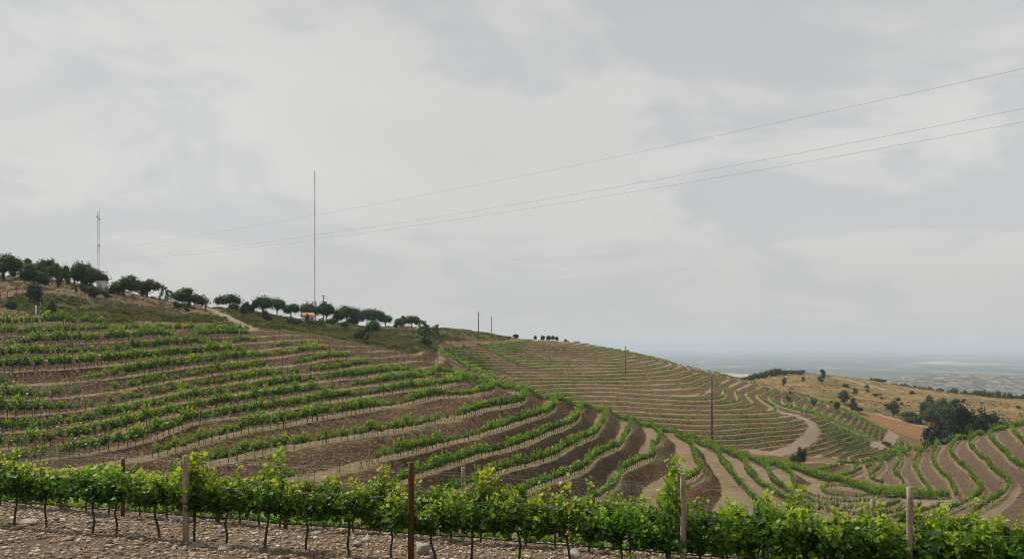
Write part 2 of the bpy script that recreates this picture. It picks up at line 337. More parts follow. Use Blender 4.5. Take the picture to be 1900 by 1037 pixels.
for ln in HP.strip().replace('\n', ';').split(';'):
    px, py, Y = map(float, ln.split()); hp.append(((px - CX) / FPX * Y, Y, (HY - py) / FPX * Y))
# hidden ground given directly: px, Y, z
for px, Y, z in [(0, 45, -11.5), (500, 45, -11.5), (1000, 50, -15), (1500, 55, -18), (1900, 55, -16), (-400, 45, -11.5), (2300, 50, -12), (250, 62, -13), (700, 66, -14.5), (1200, 80, -19), (1600, 100, -24),
                 (960, 205, -14.5), (1040, 205, -17), (1120, 205, -20), (1200, 203, -23.5), (1290, 200, -25.5), (1380, 200, -27.5), (900, 215, -11.5),
                 (1700, 215, -31), (1800, 220, -31), (1900, 225, -28), (1600, 225, -32), (1750, 260, -36), (1850, 270, -36), (2300, 260, -32),
                 (0, 260, 18), (200, 270, 13), (400, 320, 8), (580, 380, 3), (760, 430, 0), (900, 470, -4), (1000, 450, -4), (1100, 450, -9), (1220, 430, -18), (1321, 410, -22), (1420, 400, -30), (1500, 370, -33),
                 (-400, 400, 10), (200, 450, 0), (600, 560, -20), (1000, 600, -35), (1200, 560, -40), (1300, 480, -34), (1480, 680, -40), (1700, 680, -50), (1900, 660, -55), (1300, 700, -60), (600, 760, -60), (0, 760, -40), (2300, 700, -60), (1560, 470, -30)]:
    hp.append(((px - CX) / FPX * Y, Y, z))
hp = np.array(hp)
class TPS:
    def __init__(s, P, z, lam=.002):
        s.c = P / 100.; n = len(P); d = np.linalg.norm(s.c[:, None] - s.c[None], axis=2)
        K = np.where(d > 0, d * d * np.log(np.maximum(d, 1e-9)), 0) + lam * np.eye(n)
        Q = np.c_[np.ones(n), s.c]; A = np.block([[K, Q], [Q.T, np.zeros((3, 3))]])
        w_ = np.linalg.solve(A, np.r_[z, 0, 0, 0]); s.w, s.a = w_[:n], w_[n:]
    def __call__(s, X, Y):
        x = np.ravel(X) / 100.; y = np.ravel(Y) / 100.; o = np.empty(len(x))
        for i in range(0, len(x), 20000):
            j = slice(i, i + 20000); r2 = (x[j, None] - s.c[:, 0]) ** 2 + (y[j, None] - s.c[:, 1]) ** 2 + 1e-12
            o[j] = (.5 * r2 * np.log(r2)) @ s.w + s.a[0] + s.a[1] * x[j] + s.a[2] * y[j]
        return o.reshape(np.shape(X))
tH = TPS(np.r_[near[:, :2], hp[:, :2]], np.r_[near[:, 2], hp[:, 2]])
tU = TPS(near[:, :2], near[:, 3])
# coarse tables in polar coordinates (a = X/Y, b = ln Y), bilinear lookup
A0, A1, NA = -1.15, 1.15, 420
B0, B1, NB = math.log(24), math.log(800), 520
ga = np.linspace(A0, A1, NA); gb = np.linspace(B0, B1, NB); GA, GB = np.meshgrid(ga, gb); GY = np.exp(GB); GX = GA * GY
def yb(px): return np.interp(px, [700, 820, 900, 960, 1120, 1220, 1321, 1420, 1540, 1700], [260, 232, 214, 207, 204, 203, 200, 199, 208, 212])
gH = tH(GX, GY); gU1 = tU(GX, GY); STEP2 = .92
gU2 = gH / STEP2
def grad(Fz):
    h = .8
    return None
def dd(f, X, Y): return (f(X + .8, Y) - f(X - .8, Y)) / 1.6, (f(X, Y + .8) - f(X, Y - .8)) / 1.6
Hx, Hy = dd(tH, GX, GY); Ux, Uy = dd(tU, GX, GY)
gS1 = np.clip((Hx * Ux + Hy * Uy) / (Ux ** 2 + Uy ** 2 + 1e-4), .6, 2.1)
def look(tab, X, Y):
    a = (X / Y - A0) / (A1 - A0) * (NA - 1); b = (np.log(Y) - B0) / (B1 - B0) * (NB - 1)
    a = np.clip(a, 0, NA - 1.001); b = np.clip(b, 0, NB - 1.001); i = a.astype(int); j = b.astype(int); fa = a - i; fb = b - j
    return (tab[j, i] * (1 - fa) + tab[j, i + 1] * fa) * (1 - fb) + (tab[j + 1, i] * (1 - fa) + tab[j + 1, i + 1] * fa) * fb
pxof = lambda X, Y: CX + FPX * X / Y
def inpoly(px, py, poly):
    r = np.zeros(np.shape(px), bool); n = len(poly)
    for i in range(n):
        x1, y1 = poly[i]; x2, y2 = poly[(i + 1) % n]
        if y1 == y2: continue
        c_ = ((y1 > py) != (y2 > py)) & (px < (x2 - x1) * (py - y1) / (y2 - y1) + x1); r ^= c_
    return r
def distline(px, py, pl):
    d = np.full(np.shape(px), 1e9)
    for (x1, y1), (x2, y2) in zip(pl[:-1], pl[1:]):
        t_ = np.clip(((px - x1) * (x2 - x1) + (py - y1) * (y2 - y1)) / ((x2 - x1) ** 2 + (y2 - y1) ** 2), 0, 1)
        d = np.minimum(d, np.hypot(px - x1 - t_ * (x2 - x1), py - y1 - t_ * (y2 - y1)))
    return d
def W(px, Y): return ((px - CX) / FPX * Y, Y)
VB = [(-400, 600), (0, 596), (200, 602), (380, 606), (480, 609), (557, 617), (683, 640), (740, 650), (810, 650), (860, 645), (960, 633), (1000, 629), (3000, 600)]
def hitH(px, py, Y0=60, Y1=700):
    Ys = np.exp(np.linspace(math.log(Y0), math.log(Y1), 900)); X = (px - CX) / FPX * Ys
    g = look(gH, X, Ys) - (HY - py) / FPX * Ys; i = np.argmax(g > 0)
    if g[i] <= 0: i = int(np.argmax(g / Ys))
    return X[i], Ys[i], look(gH, X[i:i+1], Ys[i:i+1])[0]
# roads as world polylines
def wl(pts, Y0=60): return [hitH(a, b, Y0)[:2] for a, b in pts]
roadA = wl([(1455, 766), (1480, 772), (1503, 782), (1512, 795), (1503, 812), (1480, 828), (1440, 842), (1400, 850)], 205)
roadB = wl([(1625, 790), (1648, 798), (1660, 806), (1650, 818), (1625, 830)], 215)
roadC = wl([(385, 572), (410, 583), (440, 598), (470, 612)], 150)
roadD = wl([(1550, 700), (1600, 712), (1640, 722)], 400)
roadE = wl([(1500, 742), (1560, 752), (1640, 772), (1730, 795)], 320)
trackF = wl([(1640, 905), (1700, 925), (1760, 935)], 100)
def terrain(X, Y, full=True):
    """z and surface attributes for world positions"""
    X = np.asarray(X, float); Y = np.asarray(Y, float); Yc = np.clip(Y, 24.5, 790)
    H = look(gH, X * Yc / Y, Yc); px = pxof(X, Y); py = HY - FPX * H / Y
    u1 = look(gU1, X, Yc) + .07 * (fbm(X, Y, 11) - .5); yb_ = yb(px); nearm = Y < yb_
    xg = np.interp(Y, [215, 250, 300, 340, 385], [70, 82, 62, 42, 24]); u2 = H / STEP2 + .5 * (fbm(X + 90, Y, 30) - .5) + 3.2 * (fbm(X, Y + 40, 75, 2) - .5) - .055 * np.maximum(X - xg, 0) * sstep(Y, 225, 275)
    u = np.where(nearm, u1, u2); s = np.where(nearm, look(gS1, X, Yc), STEP2)
    lim = np.interp(px, [p[0] for p in VB], [p[1] for p in VB])
    m = sstep(py, lim - 1.5, lim + 1.5) * (1 - np.exp(-((Y - yb_) / 5) ** 2))
    # vineyard ends on the right, beyond the middle hill and behind the right knoll
    mid_end = np.interp(px, [900, 1000, 1100, 1220, 1321, 1420, 1500, 1560, 1650, 1700, 1760], [370, 392, 395, 368, 350, 335, 322, 300, 294, 262, 215])
    m = m * (1 - sstep(Y, mid_end, mid_end + 6))
    m = m * np.where(px > 1690, 1 - sstep(Y, 200, 206), 1)
    road = np.zeros_like(H)
    for pl, wd in ((roadA, 1.6), (roadB, 1.7), (roadC, 1.7), (roadD, 1.6), (roadE, 1.5), (trackF, 1.8)):
        d = distline(X, Y, pl); road = np.maximum(road, 1 - sstep(d, wd * .8, wd * 1.15)); m = m * sstep(d, wd * .7, wd * 1.5)
    k_ = np.floor(u); t_ = u - k_; b_ = np.where(nearm, np.interp(px, [0, 900, 1150, 1260, 1480, 1600], [.38, .42, .50, .64, .66, .52]), .34)
    st = np.where(t_ < b_, .07 * t_ / b_, .07 + .93 * sstep(t_, b_ - .03, 1.0) ** .9)
    z = H + s * (k_ + st - u) * m
    rough = (fbm(X, Y, 1.1, 3) - .5) * .42
    ris = np.where(t_ < b_, 0, 1.) * m
    ris = sstep(t_, b_ - .02, b_ + .03) * (1 - sstep(t_, .955, .99)) * m; ris = np.maximum(ris, (1 - m) * .75 * sstep(fbm(X, Y, 14), .35, .6))
    z = z + rough * (.35 + ris)
    z = z + (1 - m) * (fbm(X, Y, 7, 3) - .5) * 1.0 * (1 - road)
    if not full: return z
    edge = np.exp(-((np.minimum(t_, 1 - t_)) / .10) ** 2) * m
    not_ = 1 - m
    up = (Y > 120) & (py < lim + 2) & (px < 990)
    scrub = np.where(up, 1., 0)
    j = 6 * (fbm(X, Y, 9) - .5)
    dry = np.zeros_like(H)
    # dry banks: left bank, upper-left slope, crest
    for poly in ([(-400, 575), (0, 569), (60, 583), (130, 594), (180, 600), (180, 606), (-400, 606)],
                 [(-400, 505), (0, 505), (120, 515), (200, 535), (300, 555), (400, 570), (440, 588), (400, 590), (300, 572), (190, 560), (110, 545), (40, 548), (0, 556), (-400, 560)],
                 [(250, 597), (330, 600), (440, 596), (470, 605), (500, 610), (380, 611), (250, 611)],
                 [(812, 641), (830, 634), (900, 634), (975, 628), (990, 631), (900, 639), (850, 646), (815, 648)],
                 [(700, 606), (760, 607), (800, 612), (760, 614), (700, 611)]):
        dry = np.where(inpoly(px, py + j, poly) & up, 1, dry)
    farr = np.where((Y > 205) & (px > 985) & (m < .5), 1., 0); 
    farr = np.where((Y > 395) & (px > 985), 1., farr)
    field = np.where(inpoly(px, py, [(1600, 765), (1640, 770), (1735, 795), (1745, 812), (1700, 816), (1660, 800), (1630, 790), (1560, 770)]) & (Y > 300), 1., 0)
    return z, dict(riser=ris, edge=edge, scrub=scrub, dry=dry, road=road, far=farr, field=field, pale=sstep(px, 1540, 1600) * (Y < 215)), m, u, px, py
def zat(x, y): return float(terrain(np.array([float(x)]), np.array([float(y)]), False)[0])
def hit(px, py, Y0=60, Y1=750):
    Ys = np.exp(np.linspace(math.log(Y0), math.log(Y1), 1500)); X = (px - CX) / FPX * Ys
    z = terrain(X, Ys, False); g = z - (HY - py) / FPX * Ys; i = int(np.argmax(g > 0))
    if g[i] <= 0: i = int(np.argmax(g / Ys))
    return np.array([X[i], Ys[i], z[i]])
# mesh
a_in = np.linspace(-.66, .66, 640); a_l = np.linspace(-1.1, -.66, 70, endpoint=False); a_r = np.linspace(.66, 1.1, 71)[1:]
aa = np.r_[a_l, a_in, a_r]
yy = np.r_[np.arange(26, 62, 1.2), np.arange(62, 200, .33), np.arange(200, 400, .55), np.arange(400, 560, 2.2), np.arange(560, 785, 7)]
AA, YY = np.meshgrid(aa, yy); XX = AA * YY
Zt, at, mt, ut, pxt, pyt = terrain(XX.ravel(), YY.ravel())
nr_, nc_ = YY.shape; idx = np.arange(nr_ * nc_).reshape(nr_, nc_)
F = np.stack([idx[:-1, :-1], idx[:-1, 1:], idx[1:, 1:], idx[1:, :-1]], -1).reshape(-1, 4)
o = link('terraced_hillside', np_mesh('terraced_hillside', np.c_[XX.ravel(), YY.ravel(), Zt], F, MT['hill'], attrs=at, smooth=True)); tag(o, kind='structure')

# foreground terrace
def zf(X, Y):
    d = Y - (13.1 - .32 * X)
    z = -3.65 - .15 * np.clip(d, -4, 4.8) + np.clip(-d - 4, 0, 6) * .33 
    z = z - 1.75 * sstep(d, 4.8, 7.6) - .03 * np.clip(d - 7, 0, 7) - 6 * sstep(d, 14.5, 22)
    return z + (fbm(X, Y, 1.1, 4) - .5) * .16 * sstep(d, -9, -3) + (fbm(X, Y, .28, 2) - .5) * .07
x_ = np.arange(-24, 22, .09); d_ = np.r_[np.arange(-16, -3, .5), np.arange(-3, 6, .06), np.arange(6, 23, .4)]
XX, DD = np.meshgrid(x_, d_); YY = DD + 13.1 - .32 * XX; ZZ = zf(XX, YY); nr_, nc_ = XX.shape; idx = np.arange(nr_ * nc_).reshape(nr_, nc_)
F = np.stack([idx[:-1, :-1], idx[:-1, 1:], idx[1:, 1:], idx[1:, :-1]], -1).reshape(-1, 4)
o = link('stony_ground', np_mesh('stony_ground', np.c_[XX.ravel(), YY.ravel(), ZZ.ravel()], F, MT['soil'], smooth=True)); tag(o, kind='structure')

# far plain
PZ = -170.
def zplain(X, Y):
    px = pxof(X, Y); hill = 62 * np.exp(-((Y - 3000) / 520) ** 2) * np.exp(-((px - 1780) / 190) ** 2) * (.6 + .8 * fbm(X, Y, 420)) + 40 * np.exp(-((Y - 2300) / 380) ** 2) * np.exp(-((px - 1450) / 130) ** 2)
    near_ = np.clip((1300 - Y) / 560, 0, 1); return PZ + hill + near_ * 75 + 14 * (fbm(X, Y, 800) - .5) * np.clip((9000 - Y) / 6000, 0, 1)
aa = np.linspace(-1.3, 1.3, 420); yy = np.exp(np.linspace(math.log(740), math.log(90000), 300)); AA, YY = np.meshgrid(aa, yy); XX = AA * YY; ZZ = zplain(XX, YY)
nr_, nc_ = XX.shape; idx = np.arange(nr_ * nc_).reshape(nr_, nc_); F = np.stack([idx[:-1, :-1], idx[:-1, 1:], idx[1:, 1:], idx[1:, :-1]], -1).reshape(-1, 4)
pp = pxof(XX, YY); tn = np.exp(-((YY - 2900) / 500) ** 2) * sstep(pp, 1560, 1680)
o = link('far_plain', np_mesh('far_plain', np.c_[XX.ravel(), YY.ravel(), ZZ.ravel()], F, MT['plain'], attrs=dict(tan=tn.ravel()), smooth=True)); tag(o, kind='structure')

# haze
g = G(); g.box((0, 44500, -62), (240000, 91500, 240)); V, F, T = g.arr(); k = bpy.data.materials.new('haze_air'); k.use_nodes = True; k.node_tree.nodes.clear()
mo = k.node_tree.nodes.new('ShaderNodeOutputMaterial'); pv = k.node_tree.nodes.new('ShaderNodeVolumePrincipled'); k.node_tree.links.new(pv.outputs[0], mo.inputs['Volume'])
pv.inputs['Color'].default_value = (.64, .74, .86, 1); pv.inputs['Density'].default_value = .00013; pv.inputs['Anisotropy'].default_value = .0
tag(link('haze', np_mesh('haze', V, F, k)), kind='stuff')

# ---------------------------------------------------------------- contour rows
def contours(U, X, Y, level):
    """marching squares -> chained polylines"""
    D = U - level; s = D > 0; segs = {}
    nr, nc = U.shape; cells = np.argwhere((s[:-1, :-1] != s[1:, :-1]) | (s[:-1, :-1] != s[:-1, 1:]) | (s[1:, 1:] != s[1:, :-1]) | (s[1:, 1:] != s[:-1, 1:]))
    pt = {}
    def P(e):
        if e not in pt:
            (i, j), (k2, l2) = e; t_ = D[i, j] / (D[i, j] - D[k2, l2]); pt[e] = (X[i, j] + t_ * (X[k2, l2] - X[i, j]), Y[i, j] + t_ * (Y[k2, l2] - Y[i, j]))
        return e
    adj = {}
    for i, j in cells:
        es = []
        for e in (((i, j), (i, j + 1)), ((i, j + 1), (i + 1, j + 1)), ((i + 1, j), (i + 1, j + 1)), ((i, j), (i + 1, j))):
            if s[e[0]] != s[e[1]]: es.append(P(e))
        for q in range(0, len(es) - 1, 2): adj.setdefault(es[q], []).append(es[q + 1]); adj.setdefault(es[q + 1], []).append(es[q])
    used = set(); lines = []
    for st in sorted(adj, key=lambda e: len(adj[e])):
        if st in used: continue
        ln = [st]; used.add(st); cur = st
        while True:
            nx = [e for e in adj[cur] if e not in used]
            if not nx: break
            cur = nx[0]; used.add(cur); ln.append(cur)
        if len(ln) > 3: lines.append(np.array([pt[e] for e in ln]))
    return lines
def resample(ln, step):
    d = np.r_[0, np.cumsum(np.hypot(*np.diff(ln, axis=0).T))]; s_ = np.arange(rng.random() * step, d[-1], step)
    if len(s_) < 2: return None
    p = np.c_[np.interp(s_, d, ln[:, 0]), np.interp(s_, d, ln[:, 1])]; t_ = np.gradient(p, axis=0); return p, np.arctan2(t_[:, 1], t_[:, 0])
def rows(x0, x1, y0, y1, step, nearside, lo, hi, sp):
    X, Y = np.meshgrid(np.arange(x0, x1, step), np.arange(y0, y1, step)); _, _, m, u, px, _ = terrain(X.ravel(), Y.ravel())
    U = u.reshape(X.shape); ok = (Y < yb(pxof(X, Y)) - 3) if nearside else (Y > yb(pxof(X, Y)) + 5)
    res = []
    for lv in range(lo, hi):
        for ln in contours(np.where(ok, U, np.nan), X, Y, lv + (.13 if nearside else .09)):
            ln = ln[~np.isnan(ln).any(1)]
            if len(ln) < 4: continue
            r = resample(ln, sp)
            if r is None: continue
            p, a = r; mm = terrain(p[:, 0], p[:, 1])[2]; kk = mm > .8; res.append(np.c_[p[kk], a[kk], np.full(kk.sum(), lv), np.arange(len(p))[kk]])
    return np.concatenate(res)
np.seterr(invalid='ignore')
rn = rows(-125, 150, 60, 214, 1.0, True, -14, 13, .95)
rm = rows(-60, 260, 200, 400, 1.8, False, -50, 12, 1.0)
print('near vines', len(rn), 'mid vines', len(rm))
def inview(p, mrg=120): px = pxof(p[:, 0], p[:, 1]); return (px > -mrg) & (px < 1900 + mrg)
rn = rn[inview(rn)]; rm = rm[inview(rm)]

# vine prototypes for the terraces ------------------------------------------------
def terrace_vine(seed, nsh, per, leafsz, h=1.3, wdt=.55):
    r = np.random.default_rng(seed); g = G()
    g.tube([[0, 0, 0], [.02, .01, .3], [0, .02, .58]], [.035, .028, .022], 4, T=-1, cap=False); g.tube([[-.55, 0, .6], [0, .02, .56], [.55, 0, .6]], [.015, .022, .015], 4, T=-1, cap=False)
    P, T = [], []
    for i in range(nsh):
        x0 = (r.random() - .5) * .95; z0 = .50 + .08 * r.random(); dx, dy = r.normal() * .22, r.normal() * .22; hh = (h - .5) * (.45 + .75 * r.random() ** 1.3)
        for j in range(per):
            q = (j + .5) / per; dr = -.25 * q * q * (r.random() < .3)
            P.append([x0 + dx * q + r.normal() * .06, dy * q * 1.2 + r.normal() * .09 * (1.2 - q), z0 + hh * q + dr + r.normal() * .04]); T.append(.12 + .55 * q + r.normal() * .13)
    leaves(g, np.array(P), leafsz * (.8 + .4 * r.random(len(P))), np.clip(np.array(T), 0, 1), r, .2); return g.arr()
pv_near = [terrace_vine(100 + i, 10, 10, .20, 1.45) for i in range(7)]
pv_far = [terrace_vine(200 + i, 5, 4, .34, 1.15) for i in range(5)]
pv_small = [terrace_vine(300 + i, 4, 6, .16, 1.0) for i in range(4)]
def vigor(p):
    v = fbm(p[:, 0], p[:, 1], 9, 2) * .75 + fbm(p[:, 0] + 50, p[:, 1], 45, 2) * .45 - .1; return v
def put(pts, protos, lo, vig, zoff=-.03):
    n = len(pts); i = rng.integers(0, len(protos), n); z = terrain(pts[:, 0], pts[:, 1], False) + zoff
    return i, np.c_[pts[:, :2], z], pts[:, 2] + rng.normal(size=n) * .1 + math.pi * (rng.random(n) < .5)
v = vigor(rn) + rng.normal(size=len(rn)) * .05; pxn = pxof(rn[:, 0], rn[:, 1])
# strong on the left hill and the spur crest, weak strip in the upper middle
Hn = look(gH, rn[:, 0], rn[:, 1]); pyn = HY - FPX * Hn / rn[:, 1]
weak = ((pxn > 470 + (pyn - 610) * 3.2) & (pyn < 690) & (pxn < 900))
v = v + .02 + .07 * (pyn > 740) - .25 * weak + .13 * (pxn < 460) * (pyn < 700) + .12 * (pxn > 880)
keep = (v > .355)
rn, v = rn[keep], v[keep]; weak = weak[keep]
small = (v < .44) | weak
sc = np.clip(.72 + (v - .40) * 1.7, .6, 1.35) * np.interp(pxof(rn[:, 0], rn[:, 1]), [0, 800, 1100, 1500, 1600], [1.18, 1.0, .88, .68, .60]); sc = np.where(weak, .6, sc)
ii, pos, rz = put(rn, pv_near, 0, v); ii = np.where(small, ii % len(pv_small) + len(pv_near), ii)
SC = np.c_[sc * 1.0, sc, sc * (.9 + .25 * rng.random(len(sc)))]
allp = pv_near + pv_small; tadd = np.clip(rng.normal(size=len(sc)) * .11 + np.where(small, .15, -.05) + .3 * (fbm(pos[:, 0], pos[:, 1], 14, 2) - .5), -.3, .4)
order = np.argsort(pos[:, 1] / np.where((pxof(pos[:, 0], pos[:, 1]) > 0) & (pxof(pos[:, 0], pos[:, 1]) < 1900) & (pos[:, 2] / pos[:, 1] > -.172), 1, .001))
ind = order[:240]; rest = order[240:]
vm = [np_mesh('terrace_grapevine', *a[:2], MT['vinefar'], a[2]) for a in allp]
for q in ind:
    o = link('grapevine', vm[ii[q]], None, pos[q]); o.rotation_euler = (0, 0, rz[q]); o.scale = SC[q]
    tag(o, 'green grapevine in the nearest terrace rows of the hillside', 'grapevine', 'nearest grapevines on the hillside terraces')
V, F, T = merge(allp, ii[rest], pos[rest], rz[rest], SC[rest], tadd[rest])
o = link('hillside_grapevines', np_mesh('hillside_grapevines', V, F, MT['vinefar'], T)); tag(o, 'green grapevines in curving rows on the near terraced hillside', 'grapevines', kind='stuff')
crest = [(700, 684), (760, 692), (830, 703), (885, 714), (940, 724), (1000, 738), (1050, 748), (1100, 760), (1160, 776), (1220, 791), (1300, 809), (1380, 839), (1450, 863), (1530, 884), (1600, 908), (1660, 925)]
cw = np.array([hit(a, b + 1, 90, 195)[:2] for a, b in crest]); cpts = []
knoll = np.array([hit(a, b + 1, 90, 200)[:2] for a, b in [(1520, 877), (1534, 872), (1572, 862), (1622, 848), (1660, 838), (1698, 830), (1743, 824), (1774, 815), (1814, 810), (1854, 801), (1887, 794), (1935, 787)]])
knoll2 = np.array([hit(a, b + 1, 90, 200)[:2] for a, b in [(1545, 892), (1570, 884), (1600, 871), (1650, 855), (1700, 841), (1738, 833)]])
for cw_, off in ((cw, 0), (cw, 2.6), (cw[10:], 5.4), (cw[11:], 8.2), (cw[12:], 11), (cw[12:], 14), (cw[13:], 17), (knoll, 0), (knoll2, 0)):
    r = resample(cw_ + [0, -off], .8)
    cpts.append(np.c_[r[0], r[1]])
cpts = np.concatenate(cpts); cpts = cpts[rng.random(len(cpts)) < .9]; i_, p_, r_2 = put(cpts, pv_near, 0, 0); s_ = .8 + .35 * rng.random(len(cpts))
V, F, T = merge(pv_near, i_, p_, r_2, np.c_[s_, s_, s_], rng.normal(size=len(s_)) * .07)
o = link('crest_grapevines', np_mesh('crest_grapevines', V, F, MT['vinefar'], T)); tag(o, 'continuous double row of vines following the crest of the near spur', 'grapevines', kind='stuff')
# middle hill vines: sparser, smaller
vm_ = fbm(rm[:, 0], rm[:, 1], 14, 3) + rng.normal(size=len(rm)) * .06; kk = vm_ > .36; rm = rm[kk]; vm_ = vm_[kk]
ii, p2, rz2 = put(rm, pv_far, 0, 0, -.22); s2 = .70 + 1.0 * (vm_ - .38) + .15 * rng.random(len(rm))
V, F, T = merge(pv_far, ii, p2, rz2, np.c_[s2, s2, s2], np.clip(rng.normal(size=len(s2)) * .12 + .02, -.4, .4))
o = link('distant_grapevines', np_mesh('distant_grapevines', V, F, MT['vinefar'], T)); tag(o, 'thin green vine rows along the narrow terraces of the middle hill', 'grapevines', kind='stuff')
print('near', len(rn), 'mid', len(rm))
# row posts -------------------------------------------------
rp_ = rows(-125, 150, 60, 214, 1.0, True, -14, 13, 5.6); rp_ = rp_[inview(rp_, 30)]; rp_ = rp_[np.argsort(rp_[:, 1])]
zp = terrain(rp_[:, 0], rp_[:, 1], False); vis = (zp / rp_[:, 1] > -.180); rp_, zp = rp_[vis], zp[vis]
g = G(); g.tube([[0, 0, -.1], [.01, 0, .8], [0, .01, 1.5]], [.055, .052, .05], 6); pa = g.arr(); pmesh = [g.mesh('terrace_post', MT['postdark']), g.mesh('terrace_post_grey', MT['postgrey'])]
for q in range(min(260, len(rp_))):
    o = link('trellis_post', pmesh[int(rng.random() < .25)], None, (rp_[q, 0], rp_[q, 1], zp[q])); o.rotation_euler = (rng.normal() * .04, rng.normal() * .04, rng.random() * 6); o.scale = (1, 1, .85 + .25 * rng.random())
    tag(o, 'thin wooden trellis post standing among the terrace vine rows on the hillside', 'post', 'trellis posts along the terrace rows')
if len(rp_) > 260:
    r = rp_[260:]; V, F, T = merge([pa], np.zeros(len(r), int), np.c_[r[:, :2], zp[260:]], rng.random(len(r)) * 6, np.ones((len(r), 3)))
    tag(link('distant_trellis_posts', np_mesh('distant_trellis_posts', V, F, MT['postdark'], T)), 'small dark posts in the farther terrace rows', 'posts', kind='stuff')
# thin stakes at every vine, near only
st_ = rows(-125, 150, 60, 214, 1.0, True, -14, 13, 1.1); st_ = st_[inview(st_, 30)]; z = terrain(st_[:, 0], st_[:, 1], False)
g = G(); g.tube([[0, 0, -.1], [0, 0, .75]], [.022, .018], 4, cap=False)
V, F, T = merge([g.arr()], np.zeros(len(st_), int), np.c_[st_[:, :2], z], rng.random(len(st_)) * 6, np.c_[np.ones((len(st_), 2)), .7 + .6 * rng.random(len(st_))])
tag(link('vine_stakes', np_mesh('vine_stakes', V, F, MT['postdark'], T)), 'small dark stakes in rows along the terrace edges', 'stakes', kind='stuff')

# scrub and grass ---------------------------------------------
def bush_proto(seed, n, sz, squash=.7):
    r = np.random.default_rng(seed); g = G(); P = r.normal(size=(n, 3)); P /= np.linalg.norm(P, axis=1)[:, None]; P *= (.3 + .25 * r.random(n))[:, None]; P[:, 2] = np.abs(P[:, 2]) * squash * 1.8
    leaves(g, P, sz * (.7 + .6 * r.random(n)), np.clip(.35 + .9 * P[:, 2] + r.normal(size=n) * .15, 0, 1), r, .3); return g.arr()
bp = [bush_proto(i, 26, .26) for i in range(6)]
def scatter(n, x0, x1, y0, y1, cond):
    a = rng.uniform((x0 - CX) / FPX, (x1 - CX) / FPX, n); Y = np.exp(rng.uniform(math.log(y0), math.log(y1), n)); X = a * Y; z, A, m, u, px, py = terrain(X, Y); k_ = cond(X, Y, z, A, m, u, px, py); return np.c_[X, Y, z][k_]
p = scatter(42000, -100, 990, 135, 400, lambda X, Y, z, A, m, u, px, py: (A['scrub'] > .5) & ((A['dry'] < .5) | (rng.random(len(X)) < .12)) & (A['road'] < .3) & (m < .1) & (fbm(X, Y, 6) > .36))
n = len(p); s_ = .5 + .9 * rng.random(n) ** 2; s_ = s_ * (.8 + .6 * fbm(p[:, 0], p[:, 1], 20))
V, F, T = merge(bp, rng.integers(0, 6, n), p, rng.random(n) * 6, np.c_[s_, s_, s_ * .75], rng.normal(size=n) * .22 + .7 * (fbm(p[:, 0], p[:, 1], 12, 2) - .5))
tag(link('heath_scrub', np_mesh('heath_scrub', V, F, MT['scrub'], T)), 'low olive green heath shrubs covering the slope above the vineyard', 'scrub', kind='stuff'); print('scrub', n)
p = scatter(9000, 1300, 2000, 300, 600, lambda X, Y, z, A, m, u, px, py: (A['far'] > .5) & (A['field'] < .5) & (A['road'] < .3) & (fbm(X, Y, 12) > .5))
n = len(p); s_ = .5 + 1.3 * rng.random(n) ** 3; V, F, T = merge(bp, rng.integers(0, 6, n), p, rng.random(n) * 6, np.c_[s_, s_, s_ * .6], rng.normal(size=n) * .15)
tag(link('dry_hill_scrub', np_mesh('dry_hill_scrub', V, F, MT['scrub'], T)), 'scattered low shrubs on the tan hill behind the vineyard', 'scrub', kind='stuff')
# weeds on risers and benches
p = scatter(30000, -50, 1950, 66, 200, lambda X, Y, z, A, m, u, px, py: (m > .8) & (((A['riser'] > .5) & (fbm(X, Y, 6) > .62)) | ((A['edge'] > .4) & (fbm(X + 40, Y, 12) > .47))) )
n = len(p); s_ = .18 + .35 * rng.random(n) ** 2
V, F, T = merge([bush_proto(60 + i, 12, .3) for i in range(4)], rng.integers(0, 4, n), p, rng.random(n) * 6, np.c_[s_, s_, s_], rng.normal(size=n) * .2)
tag(link('terrace_weeds', np_mesh('terrace_weeds', V, F, MT['grass'], T)), 'yellow green weeds and dry grass on the terrace edges and banks', 'weeds', kind='stuff'); print('weeds', n)

